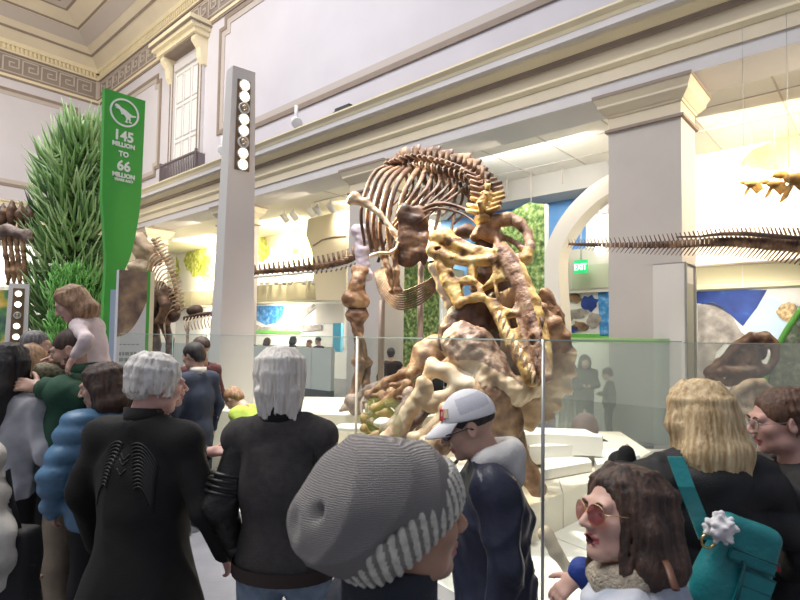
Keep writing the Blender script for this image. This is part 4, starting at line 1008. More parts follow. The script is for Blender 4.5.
longbone('brow_horn', [(490,398,4.4),(500,420,4.4),(513,450,4.4),(527,475,4.4),(538,488,4.4)], [27,22,14,11,9], M_boneo, D, .016, .7, seed=7, nz=.012, label='thick orange brow horn reaching the step')
s = SDF(); C2([(427,377,4.5),(432,366,4.5),(445,372,4.45),(468,385,4.4),(484,398,4.35)], [6,7,9,12,9], .04); s.ell(PT((455,400,4.4)), (.2,.08,.09), k=.05); s.disp(fbm(18,.014,51)); sbuild(s, 'cheek_bone', .015, M_bonep, D, label='pale cheek bone')
s = SDF(); s.chain([PT(p) for p in ((412,372,5.0),(424,352,5.1),(436,346,5.1),(450,352,5.0))], [.05,.10,.10,.07], k=.05); s.ell(PT((430,362,5.0)), (.13,.06,.12), k=.04); s.disp(fbm(20,.014,55)); sbuild(s, 'nose_horn', .016, M_boneo, D)
def yex(s):
    s.chain([PT((420,398,4.4)),PT((430,404,4.4)),PT((440,398,4.4))], [.05,.055,.05], k=.04); s.ell(PT((436,406,4.4)), (.07,.05,.06), k=.04)
longbone('limb_bone', [(424,386,4.4),(412,408,4.4),(398,430,4.4),(382,452,4.4)], [8,8,9,13], M_bonep, D, .014, 1.0, yex, label='pale forked limb bone')
for pts, rs, ma in (
  ([(392,432,4.75),(402,412,4.8),(411,396,4.85)], [9,6,7], M_bonegrey), ([(401,436,4.6),(418,420,4.6),(430,408,4.6)], [5,4,5], M_boned),
  ([(370,396,5.6),(386,383,5.5),(402,374,5.4),(412,370,5.4)], [4.5,4,4,5], M_boneo), ([(376,410,5.3),(392,398,5.2),(408,386,5.1)], [5.5,4.5,5], M_boneo),
  ([(355,404,6.1),(370,392,6.0),(388,384,5.9),(404,380,5.8)], [8,7,7,8], M_bonegrey), ([(368,420,5.4),(380,410,5.3),(392,396,5.3)], [6,5,6], M_boneo),
  ([(418,440,4.3),(436,424,4.3),(446,412,4.3)], [8,5,7], M_bonep), ([(430,446,4.2),(440,432,4.2),(452,420,4.2)], [9,7,8], M_bonep), ([(404,452,4.4),(420,440,4.4),(440,430,4.4)], [6,5,6], M_boneo),
  ([(362,440,5.0),(376,434,5.0),(392,430,5.0)], [3,2.6,3], M_boneo), ([(364,428,5.1),(372,438,5.1),(388,446,5.0)], [3,2.6,3.2], M_boneo), ([(372,424,5.2),(384,430,5.1),(394,424,5.1)], [5,4,5], M_boned),
  ([(366,450,4.9),(380,448,4.9),(396,452,4.9)], [2.5,2.2,2.6], M_boned), ([(444,446,4.1),(456,440,4.1),(468,446,4.1)], [8,7,8], M_boneo)):
    longbone('limb_bone', pts, rs, ma, D, .014, 1.25, seed=int(pts[0][0]))
for k in range(7): rib('rib', [(368+k*5,392-k*2,6.0-.05*k),(362+k*5,402-k*2,5.8),(362+k*5,414-k*2,5.6),(370+k*5,424-k*2,5.5)], 2.0, M_bonegrey, D)
for i, (px, py, Y, r) in enumerate(((405,385,5.4,8),(394,390,5.5,7),(384,396,5.5,7),(398,404,5.2,7),(410,398,5.0,7),(373,402,5.6,6),(386,414,5.2,6),(374,414,5.3,6))):
    c = PT((px,py,Y)); s = SDF(); R = rp(r,Y); s.ell(c, (R,R*.8,R), k=.02).cap(c, c+Vector((-.2*R,.2,1.9*R)), R*.5, R*.25, k=.02).cap(c-Vector((1.6*R,0,0)), c+Vector((1.6*R,0,0)), R*.35, R*.35, k=.02); s.disp(fbm(30,.008,i)); sbuild(s, 'vertebra', .016, M_bonegrey if i % 2 else M_boneo, D)
for i, (px, py, Y, rx) in enumerate(((384,423,5.1,.10),(352,428,5.6,.16))):
    c = PT((px,py,Y)); s = SDF(); s.ell(c, (rx,.1,.05), k=.02); s.disp(fbm(20,.008,60+i)); sbuild(s, 'pale_stone', .014, M_plat2, None, label=['small rounded white stone among the fallen bones','wider flat white stone left of the fallen bones'][i], cat='stone', group='white stones on the platform')
# loose bone on the floor behind the glass
s = SDF(); C3 = [PT((546,534,3.55)),PT((556,552,3.5)),PT((572,575,3.45))]; s.chain(C3, [.05,.042,.034], k=.02); s.box(PT((558.5,554,3.43)), (.12,.02,.012), rnd=.004, k=.01, sub=True); s.disp(fbm(30,.006,70))
sbuild(s, 'loose_bone', .012, multimat('bone_stone', [(.3,(.22,.17,.12)),(.7,(.40,.33,.24))], 6, 5, .7), label='single grey tan bone lying on the white floor inside the glass', cat='bone')
# ------------------------------------------------------------------ long hanging tail at right
tl = spline([(570,244,8.4),(600,245,8.2),(640,245,8.0),(680,244,7.75),(720,242,7.5),(760,243,7.2),(800,246,6.9),(850,250,6.6)], 9)
K = PT((720,242,7.5)); S = thing('hanging_tail_skeleton', 'long brown reptile tail skeleton hanging across the big right pillar', 'dinosaur skeleton', (K.x,K.y,K.z-.2))
for i, q in enumerate(tl):
    q = tuple(q); Y = q[2]; f = i/len(tl); c = PT(q); r = rp(1.4+7.0*f, Y)
    u = (PT(tuple(tl[min(i+1,len(tl)-1)]))-PT(tuple(tl[max(i-1,0)]))).normalized(); zv = Vector((0,0,1)); L_ = (PT(tuple(tl[min(i+1,len(tl)-1)]))-c).length*.5 if i < len(tl)-1 else .05
    m = MB(); m.tube([c-u*L_*.85, c, c+u*L_*.85], [r*1.05, r*.8, r*1.05], 8)
    h = rp(3+9.5*f, Y); m.tube([c, c+zv*(r+h)-u*h*.55], [r*.35, r*.22], 5, .6)
    h2 = rp(3.5+17*f, Y); m.tube([c, c-zv*(r*.6+h2*.8)-u*h2*.75], [r*.35, r*.15], 5, .6)
    m.build('vertebra', M_bone, S)
for e in (-1, 1):
    m = MB(); m.tube([PT((q[0],q[1]-7-i*.5,q[2]-.1*e)) for i, q in enumerate(((676,244,7.75),(700,244,7.6),(720,242,7.5),(745,242,7.3),(775,245,7.05),(810,248,6.8)))], [.02,.035,.05,.06,.06,.05], 7, .5); m.build('long_process', M_boned, S)
for px, Y in ((745,7.3),(790,6.95)):
    c = PT((px,240,Y)); m = MB(); m.tube([c, Vector((c.x,c.y,6.0))], .004, 4); m.build('wire', M_steel, S)
# ------------------------------------------------------------------ mounted skulls at right
def mounted(px, py, Y, sc, ma, lab, seed):
    c = PT((px,py,Y)); t = thing('mounted_skull', lab, 'skull', (c.x,c.y,0), 'mounted skulls at right')
    k = sc*Y/F
    def q(x, y, d=0): return c+Vector((x*k, d, -y*k))
    s = SDF(); ch = lambda pts, rs: s.chain([q(*p) for p in pts], [r*k for r in rs], k=.03)
    ch([(-36,20),(-20,10),(-6,-6),(10,-14),(24,-14)], [3,4,5,6,7]); ch([(-36,22),(-18,20),(6,22),(22,18)], [4,6,8,6]); ch([(24,-14),(33,-8),(34,6),(28,16)], [7,5,4,3]); ch([(-8,-4),(-4,8),(2,18)], [4,3,5]); ch([(12,-12),(13,2),(16,16)], [4,4,5])
    ch([(-20,12,.1),(0,8,.1),(20,0,.1)], [5,9,9]); ch([(-36,28),(-14,31),(14,28),(20,20)], [3,4,4,3])
    s.disp(fbm(25,.010,seed)); sk = sbuild(s, 'skull', .014, ma, t)
    m = MB(); m.tube([q(2,22,.05), Vector((c.x+2*k,c.y+.05,.05))], .03, 8); m.box((c.x+2*k,c.y+.05,.03),(.4,.4,.06)); m.build('stand', M_rod, t)
mounted(742, 352, 8.6, .98, M_bone, 'upper brown dinosaur skull on a rod, big dark frill to the right', 81)
mounted(741, 396, 8.0, .85, M_bonep, 'lower paler skull on a rod beneath the brown skull', 83)
# ------------------------------------------------------------------ left background skeletons
c0 = PT((165,300,11)); S2 = thing('rearing_dinosaur_skeleton', 'brown dinosaur skeleton rearing up behind the info panel', 'dinosaur skeleton', (c0.x,c0.y,0))
s = SDF(); C3 = lambda pts, rs, k=.04: s.chain([PT(p+(11,)) for p in pts], [r*11/F for r in rs], k=k)
C3([(128,232),(138,238),(150,250),(158,262)], [5,6,5,4]); C3([(136,268),(144,268)], [8,8]); C3([(150,266),(158,262),(162,258)], [3,3,3]); C3([(130,246),(140,252),(150,258)], [4,5,4]); s.ell(PT((141,246,10.8)), (.06,.1,.05), k=.02, sub=True); s.disp(fbm(14,.03,91)); sbuild(s, 'skull', .028, M_bonep, S2)
bk = spline([(154,240,11),(161,252,11),(168,264,11),(174,280,11),(177,296,11),(178,312,11)], 4)
for i, q in enumerate(bk):
    c = PT(tuple(q)); m = MB(); m.ell(c, (.06,.06,.05), n=8, m=6); m.tube([c, c+Vector((.12,.02,.07))], [.03,.015], 5); m.build('vertebra', M_bonep, S2)
    if 3 < i < 20: rib('rib', [(q[0],q[1],11),(q[0]-9,q[1]+4,10.8),(q[0]-14,q[1]+16,10.7),(q[0]-12,q[1]+30,10.8)], 1.0, M_bonep, S2, 5)
for pts, rs in (([(160,292,10.8),(166,306,10.7),(160,320,10.7)], [6,5,4]), ([(172,310,11),(164,324,10.9),(170,340,10.9),(168,385,10.9)], [6,5,4,4]), ([(152,285,10.9),(156,300,10.8),(150,312,10.8)], [5,4,3]), ([(158,300,11),(152,318,11),(156,345,11),(154,385,11)], [7,6,5,4])): longbone('limb_bone', pts, rs, M_bone, S2, .026, 1.2, seed=int(pts[0][1]))
s = SDF(); s.chain([PT(p) for p in ((160,288,11),(166,300,11),(172,314,11))], [.14,.2,.16], k=.05); s.disp(fbm(12,.05,95)); sbuild(s, 'hip_bone', .03, M_boned, S2)
c0 = PT((198,322,10.6)); S3 = thing('small_dinosaur_skeleton', 'small low skeleton with striped ribs left of the lamp column', 'dinosaur skeleton', (c0.x,c0.y,0))
for k in range(9): rib('rib', [(186+k*3.4,318-k*.4,10.6),(184+k*3.4,324-k*.4,10.5),(186+k*3.4,331-k*.4,10.5)], .7, M_bonep, S3, 5)
m = MB(); m.tube([PT((184,319,10.7)),PT((200,315,10.7)),PT((216,313,10.7))], .05, 7); m.build('backbone', M_boned, S3)
s = SDF(); s.ell(PT((195,311,11)), (.16,.12,.13), k=.03); s.disp(fbm(14,.02,96)); sbuild(s, 'shoulder_bone', .03, M_boned, S3)
m = MB(); 
for px in (188,212): a = PT((px,322,10.65)); m.tube([a, Vector((a.x,a.y,0))], .03, 6)
m.build('stand', M_rod, S3)
c0 = PT((12,230,8.8)); S4 = thing('overhead_skeleton', 'brown skeleton with dangling orange claws at the left edge, by the big tree', 'dinosaur skeleton', (c0.x,c0.y,0))
for i in range(5): c = PT((-6+i*9, 214+(i % 2)*2, 8.8)); s = SDF(); s.ell(c, (.09,.1,.13), k=.02).cap(c, c+Vector((0,0,.22)), .05, .025, k=.03).cap(c, c-Vector((0,0,.2)), .06, .05, k=.03); s.disp(fbm(20,.015,i)); sbuild(s, 'vertebra', .022, M_bone, S4)
longbone('shoulder_blade', [(-10,236,8.6),(8,230,8.6),(28,236,8.6)], [8,6,5], M_bonegrey, S4, .02)
for k in range(4): longbone('claw', [(4+k*6,238,8.6),(6+k*6,256,8.6),(9+k*5,272,8.6),(8+k*6,284,8.6)], [2.4,2,3,1.2], M_boneo, S4, .014, 1.1, seed=k)
a = PT((-4,225,8.8)); m = MB(); m.tube([a, Vector((a.x,a.y,0))], .05, 8); m.build('stand', M_rod, S4)
m = MB(); p = PT((-20,262,12)); 
q = [PT((-60,246,12)),PT((32,246,12)),PT((32,286,12)),PT((-60,286,12))]; m.hexa([q[3],q[2],q[2]+Vector((0,.1,0)),q[3]+Vector((0,.1,0)),q[0],q[1],q[1]+Vector((0,.1,0)),q[0]+Vector((0,.1,0))]); m.build('lit_panel', mat('lit_cream', (1,.95,.8), .5, emis=1.1), None, 'glowing cream backlit panel at the left edge behind the claws', 'display panel')
q = [PT((-60,290,12)),PT((12,290,12)),PT((12,350,12)),PT((-60,350,12))]; m = MB(); m.hexa([q[3],q[2],q[2]+Vector((0,.1,0)),q[3]+Vector((0,.1,0)),q[0],q[1],q[1]+Vector((0,.1,0)),q[0]+Vector((0,.1,0))]); m.build('mural', multimat('mural_mixed', [(.3,(.03,.04,.10)),(.48,(.10,.25,.08)),(.6,(.65,.42,.05)),(.75,(.7,.6,.5))], 2.5, 3, .6), None, 'dark mural with yellow and green patches at the left edge under the backlit panel', 'mural')
# ================================================================== PEOPLE
def skinmat(n, c): 
    m = mat(n, c, .5, noise=.12, nscale=25); m.node_tree.nodes['Principled BSDF'].inputs['Subsurface Weight'].default_value = .12
    m.node_tree.nodes['Principled BSDF'].inputs['Subsurface Radius'].default_value = (.02,.008,.004); return m
SK_fair = skinmat('skin_fair', (.68,.42,.33)); SK_pink = skinmat('skin_pink', (.66,.38,.31)); SK_tan = skinmat('skin_tan', (.48,.27,.18)); SK_mid = skinmat('skin_mid', (.56,.34,.25))
M_lip = mat('lip', (.46,.16,.14), .45); M_mouth = mat('mouth_dark', (.10,.02,.02), .6)
M_beard = mat('beard', (.16,.09,.06), .8, noise=.4, nscale=120)
M_eye = mat('eye_white', (.75,.73,.70), .25); M_iris = mat('iris', (.07,.045,.03), .2); M_brow = mat('brow', (.06,.04,.03), .8); M_browg = mat('brow_grey', (.45,.42,.40), .8)
def hairmat(n, a, b): return multimat(n, [(.3,a),(.5,tuple((x+y)/2 for x, y in zip(a,b))),(.7,b)], 60, 3, .6, stretch=(1,1,.14), bump=.25)
H_white = hairmat('hair_white', (.50,.46,.41), (.86,.83,.78)); H_grey = hairmat('hair_silver', (.60,.54,.46), (.90,.86,.79)); H_black = hairmat('hair_black', (.008,.007,.007), (.035,.028,.025))
H_dark = hairmat('hair_dark_brown', (.018,.010,.008), (.10,.055,.035)); H_brown = hairmat('hair_brown', (.05,.025,.015), (.18,.095,.055)); H_blond = hairmat('hair_blond', (.36,.22,.09), (.80,.62,.36)); H_lbrown = hairmat('hair_light_brown', (.16,.08,.04), (.46,.28,.15))
def cloth(n, c, r=.85, nz=.2, sc=14, bump=.25, bs=220, sheen=.0): return mat(n, c, r, noise=nz, nscale=sc, bump=bump, bscale=bs, sheen=sheen)
C_black = cloth('cloth_black', (.008,.0075,.0075)); C_black2 = cloth('cloth_soft_black', (.008,.008,.009), .65); C_char = cloth('wool_charcoal', (.055,.048,.046), .9, .25, 40, .4, 300)
C_leather = mat('leather_black', (.018,.016,.015), .38, noise=.3, nscale=12, bump=.3, bscale=40); C_navy = mat('navy_shell', (.022,.026,.050), .42, noise=.2, nscale=8, bump=.2, bscale=25)
C_jean = cloth('denim_light', (.26,.34,.44), .85, .3, 20); C_jeand = cloth('denim_dark', (.03,.04,.07)); C_pantb = cloth('trouser_black', (.012,.012,.014)); C_khaki = cloth('trouser_khaki', (.30,.24,.17))
C_green = cloth('jacket_green', (.022,.085,.045), .8); C_blue = mat('puffer_blue', (.10,.22,.36), .45, noise=.15, nscale=8, bump=.15, bscale=30); C_grey = cloth('sweater_grey', (.52,.51,.53)); C_white = cloth('puffer_white', (.62,.59,.53), .5)
C_pinkw = cloth('shirt_blush', (.82,.68,.67)); C_camo = multimat('camouflage', [(.35,(.07,.06,.04)),(.47,(.20,.17,.10)),(.56,(.33,.29,.19)),(.66,(.12,.13,.07))], 26, 2, .8)
C_denimw = multimat('pale_denim', [(.3,(.30,.34,.42)),(.5,(.45,.48,.54)),(.7,(.60,.61,.64))], 9, 4, .9, bump=.15); C_sherpa = cloth('fleece_cream', (.55,.47,.36), .95, .3, 60, .8, 120); C_hood = cloth('hood_white', (.76,.74,.70)); C_lime = cloth('shirt_lime', (.42,.55,.08)); C_brownj = cloth('jacket_maroon', (.10,.03,.03)); C_royal = mat('sleeve_royal_blue', (.012,.045,.26), .7, noise=.3, nscale=10)
SHOE = mat('shoe_black', (.02,.02,.02), .5); SHOE2 = mat('shoe_brown', (.12,.06,.03), .5)

def rot(yaw=0, pitch=0, roll=0):     # local: facing +Y, yaw to the left, pitch up
    return Matrix.Rotation(math.radians(yaw),3,'Z') @ Matrix.Rotation(math.radians(pitch),3,'X') @ Matrix.Rotation(math.radians(roll),3,'Y')
def hand_sdf(s, w, d, nrm, side, curl=.5, k=1.0, spread=1.0):
    """palm plus five fingers; w wrist, d pointing direction, nrm back-of-hand normal, side +1/-1 where the thumb leaves"""
    d = Vector(d).normalized(); nrm = Vector(nrm); nrm = (nrm-d*nrm.dot(d)).normalized(); lat = d.cross(nrm).normalized()*side
    w = Vector(w)
    s.chain([w-d*.03*k, w+d*.02*k], [.026*k, .027*k], k=.015)
    for u in (-.026, -.009, .009, .026): s.cap(w+d*.015*k+lat*u*.6*k, w+d*.085*k+lat*u*k, .0145*k, .0115*k, k=.012)
    for i, (u, ln) in enumerate(((.028,.072),(.0095,.082),(-.0095,.076),(-.028,.058))):
        p = w+d*.085*k+lat*u*k; dd = (d+lat*u*2.2*spread).normalized(); L_ = ln*k
        for j, f in enumerate((.46,.30,.24)):
            ang = curl*(.55, .85, .7)[j]*(1+.08*i); 
            c_, s_ = math.cos(ang), math.sin(ang); dd = (dd*c_-nrm*s_).normalized(); nn = (nrm*c_+dd*s_)
            q = p+dd*L_*f; s.cap(p, q, (.0098,.0088,.008)[j]*k, (.0088,.008,.0068)[j]*k, k=.004); p = q
    p = w+d*.025*k+lat*.026*k; dd = (d*.62+lat*.78-nrm*.25).normalized()
    for f, r0, r1 in ((.038,.0135,.011),(.030,.011,.0095),(.024,.0095,.0075)):
        q = p+dd*f*k; s.cap(p, q, r0*k, r1*k, k=.008); p = q; dd = (dd*.9+d*.25-nrm*.12*curl).normalized()
def person(label, px, py, Y, yaw=0, hd=(0,0,0), fwd=0, side=0, skin=SK_fair, hair=None, hairm=None, top=None, pants=None, shoes=None, arms=None,
           q=1, build=1.0, J=None, hs=1.0, z0=0, Hh=None, group=None, brow=None, beard=None, mouth=False, legs=True, hat_h=0, collar=None, eyes=True, lipm=None):
    tp = P(px, py, Y); Hh = Hh or (tp.z-z0-hat_h); s_ = Hh/1.75
    Rw = rot(yaw); Ru = rot(0, -fwd, side)
    hs = hs*(.55+.45*s_) if hs == 1.0 else hs
    piv = Vector((0,0,.98))*s_
    up = lambda v: piv + Ru@(Vector(v)*s_-piv)
    std = dict(pel=(0,0,.97), waist=(0,.0,1.12), chest=(0,-.005,1.31), neck=(0,-.025,1.49))
    sgn = {'L':-1, 'R':1}
    jt = {}
    for S, g in sgn.items():
        jt['sh'+S] = up((g*.185*build,-.015,1.435)); jt['hip'+S] = Vector((g*.095,0,.93))*s_; jt['kn'+S] = Vector((g*.105,.025,.50))*s_; jt['an'+S] = Vector((g*.11,-.02,.085))*s_; jt['to'+S] = Vector((g*.125,.13,.045))*s_
        jt['el'+S] = up((g*.255*build,-.035,1.15)); jt['wr'+S] = up((g*.265*build,.05,.91))
    pelv, waist, chest, neck = (Vector(std['pel'])*s_, up(std['waist']), up(std['chest']), up(std['neck']))
    # head frame
    Rh = Ru @ rot(*hd); npv = up((0,-.02,1.50)); hc = npv + Rh@(Vector((0,.03,.135))*hs)
    off = hc + Rh@Vector((0,-.01,.11*hs))
    root = Vector((tp.x, tp.y, 0)) - Rw@Vector((off.x, off.y, 0)); root.z = z0+ (tp.z-hat_h-z0 - off.z if not legs else 0)
    Mw = Matrix.Translation(root) @ Rw.to_4x4(); Mi = Mw.inverted()
    hp = lambda x, y, z: hc + Rh@(Vector((x,y,z))*hs)
    hr = lambda r: [a*hs for a in r]
    for kk, vv in (J or {}).items(): jt[kk] = Vector(vv)*s_
    hands = {}
    for S, a in (arms or {}).items():
        f = (lambda v: Mi@Vector(v)) if a.get('world') else (lambda v: up(v))
        if 'sh' in a: jt['sh'+S] = f(a['sh'])
        jt['el'+S] = f(a['el']); jt['wr'+S] = f(a['wr'])
        if 'dir' in a: hands[S] = a
    T_ = thing('person', label, 'person', root, group)
    fz = (.0045,.007,.014)[q-1]; bz = (.013,.018,.03)[q-1]
    b = SDF(); hq = hs
    # trunk and limbs
    b.ell(pelv, (.145*s_,.095*s_,.12*s_), k=.03).chain([pelv, waist, chest], [.105*s_,.10*s_,.095*s_], k=.03).cap(jt['shL']-Vector((0,0,.03)), jt['shR']-Vector((0,0,.03)), .045*s_, k=.03).cap(neck, up((0,-.01,1.42)), .050*s_, .06*s_, k=.03)
    if legs or J:
        for S in sgn: b.chain([jt['hip'+S], jt['kn'+S], jt['an'+S]], [.082*s_, .052*s_, .036*s_], k=.04).cap(jt['an'+S], jt['to'+S], .034*s_, .025*s_, k=.03)
    fine = [(np.array(hc)-.16*hs, np.array(hc)+.16*hs, fz)]
    for S, g in sgn.items():
        b.chain([jt['sh'+S], jt['el'+S], jt['wr'+S]], [.046*s_, .037*s_, .026*s_], k=.03)
        w = jt['wr'+S]; hk = max(.75, s_)*1.0 if s_ > .8 else .62
        if S in hands:
            a = hands[S]; iR = Rw.transposed() if a.get('world') else Ru
            d = iR@Vector(a['dir']); n = iR@Vector(a['nrm']); hand_sdf(b, w+d.normalized()*.02, d, n, a.get('thumb', g), a.get('curl', .5), hk)
            c = np.array(w+d.normalized()*.08); fine.append((c-.11, c+.11, (.0045,.006,.012)[q-1]))
        else:
            d = (w-jt['el'+S]).normalized(); hand_sdf(b, w+d*.01, d, Vector((g,-.2,0)), 1 if g < 0 else -1, .55, hk)
            if q < 3: c = np.array(w+d*.08); fine.append((c-.10, c+.10, (.007,.008,.012)[q-1]))
    # head
    Rl = np.array(Rh)
    b.cap(hp(0,-.028,-.06), neck, .050*hs, .054*hs, k=.03)
    b.ell(hp(0,-.015,.028), hr((.076,.094,.087)), Rl, k=.02).ell(hp(0,.030,-.035), hr((.056,.060,.077)), Rl, k=.03).ell(hp(0,.066,-.096), hr((.026,.022,.018)), Rl, k=.025)
    for g in (-1,1):
        b.ell(hp(g*.042,.058,-.022), hr((.022,.024,.022)), Rl, k=.02); b.ell(hp(g*.046,.02,-.075), hr((.016,.034,.020)), Rl, k=.03)
    b.cap(hp(-.042,.078,.022), hp(.042,.078,.022), .012*hs, k=.015)
    for g in (-1,1):
        b.ell(hp(g*.032,.098,.001), hr((.019,.016,.012)), Rl, k=.012, sub=True)
        b.ell(hp(g*.032,.077,.0105), hr((.0165,.0115,.0055)), Rl, k=.004).ell(hp(g*.032,.076,-.0095), hr((.015,.0105,.0045)), Rl, k=.004)
    b.cap(hp(0,.090,.010), hp(0,.111,-.026), .0075*hs, .0115*hs, k=.010)
    for g in (-1,1): b.ell(hp(g*.012,.100,-.031), hr((.0085,.012,.0075)), Rl, k=.006)
    b.ell(hp(0,.088,-.057), hr((.024,.012,.0065)), Rl, k=.006).ell(hp(0,.085,-.071), hr((.020,.012,.0075)), Rl, k=.006)
    if mouth: b.ell(hp(0,.098,-.066), hr((.014,.022,.011)), Rl, k=.004, sub=True)
    else: b.box(hp(0,.100,-.0635), hr((.044,.014,.0022)), Rl, rnd=.0008, k=.003, sub=True)
    for g in (-1,1):
        Me = np.array(Rh@Matrix.Rotation(g*-.35,3,'Z')@Matrix.Rotation(.2,3,'X'))
        b.ell(hp(g*.079,-.012,-.006), hr((.010,.020,.032)), Me, k=.008); b.ell(hp(g*.090,-.008,-.004), hr((.007,.011,.020)), Me, k=.006, sub=True)
    Rhi = np.array(Rh.transposed()); hcn = np.array(hc)
    def mid(v, f):
        c = (v[f].mean(1)-hcn)@Rhi.T/hs
        mi = np.zeros(len(c), int)
        lip = ((c[:,0]/.026)**2+((c[:,2]+.064)/.0145)**2 < 1) & (c[:,1] > .075)
        if beard:
            bd = (c[:,1] > -.02) & (c[:,2] < -.048-.02*(c[:,1] < .05)+.03*(c[:,1] < .03)) & (c[:,2] > -.13) & (np.abs(c[:,0]) < .085); mi[bd] = 2
            ms = (c[:,1] > .08) & (c[:,2] < -.042) & (c[:,2] > -.054) & (np.abs(c[:,0]) < .03); mi[ms] = 2
        mi[lip] = 1
        if mouth: mi[(np.abs(c[:,0]) < .0135) & (np.abs(c[:,2]+.066) < .0105) & (c[:,1] > .06)] = 3
        return mi
    bo = sbuild(b, 'body', bz, [skin, lipm or M_lip, M_beard, M_mouth], T_, fine, mid, M=Mw)
    wp = lambda x, y, z: Mw@hp(x,y,z); lp = lambda x, y, z: Mw@(up((x,y,z)))
    Rhw = Rw@Rh
    if eyes:
        for g in (-1,1):
            m = MB(); m.cur = 0; m.ell(wp(g*.032,.0745,.001), [.0125*hs]*3, Rhw, 12, 8); m.cur = 1; m.ell(wp(g*.032,.0835,.001), hr((.0058,.0042,.0058)), Rhw, 10, 6); m.build('eye', [M_eye, M_iris], T_)
            if q < 3:
                m = MB(); m.tube([wp(g*.014,.0925,.020), wp(g*.032,.0935,.027), wp(g*.050,.083,.021)], [.0035*hs,.0045*hs,.002*hs], 6, .7); m.build('eyebrow', brow or M_brow, T_)
    ctx = dict(T=T_, Mw=Mw, up=up, hp=hp, wp=wp, lp=lp, Rh=Rh, Rhw=Rhw, hs=hs, s=s_, jt=jt, hr=hr, Rw=Rw, neck=neck, bz=bz, fz=fz, hc=hc, q=q)
    if hair: make_hair(ctx, hair, hairm)
    if top: make_top(ctx, build, **top)
    if pants: make_pants(ctx, pants, shoes or SHOE, J)
    return ctx
def strands(c, amp=.004, n=34, seed=0):
    Ri = np.array(c['Rh'].transposed()); hc = np.array(c['hc'])
    r = np.random.RandomState(seed); ph = r.rand(3)*6
    def fn(X, Y, Z):
        x, y, z = X-hc[0], Y-hc[1], Z-hc[2]
        a = Ri[0,0]*x+Ri[0,1]*y+Ri[0,2]*z; b_ = Ri[1,0]*x+Ri[1,1]*y+Ri[1,2]*z; d = Ri[2,0]*x+Ri[2,1]*y+Ri[2,2]*z
        th = np.arctan2(a, -(b_+.03))
        return amp*(np.sin(n*th+3*np.sin(d*14+ph[0])+ph[1])*.6+np.sin(n*1.9*th+d*20+ph[2])*.4)
    return fn
LOCK = dict(short=(-.045,.35,70,.011,1.0), nape=(-.135,.35,80,.012,1.0), shoulder=(-.17,.30,80,.013,1.04), bob=(-.14,.3,70,.013,1.05), long=(-.40,.3,80,.013,1.12), longback=(-.22,.3,90,.011,.86), tail=(-.05,.52,60,.008,.95), crop=None)
def locks(c, s, style):
    L_ = LOCK.get(style)
    if not L_: return
    zend, arc, cnt, r, wide = L_; hp = c['hp']; hs = c['hs']; rr = random.Random(len(style)*7+cnt)
    for i in range(cnt):
        th = rr.uniform(-PI+arc*PI*.9, PI-arc*PI*.9)     # 0 = back of the head
        ze = zend*rr.uniform(.8, 1.0)+rr.uniform(-.012,.012); pts = []
        for u in (0.05,.28,.5,.75,1):
            z = .118-(.118-ze)*u**1.25
            zz = max(z, .0); q = math.sqrt(max(0, 1-((zz-.036)/.094)**2)); q = max(q, .05)
            w_ = (.090*wide if z < .03 else .090)*q; d_ = .106*q
            t2 = th+.12*math.sin(u*4+i)
            x = w_*math.sin(t2); y = -.022-d_*math.cos(t2)
            if z < -.06 and style in ('short','nape','tail'): y += (-.06-z)*.25; x *= .94
            pts.append(hp(x, y, z))
        s.chain(pts, [r*hs*.5, r*hs, r*hs, r*hs*.85, r*hs*.35], k=.006)
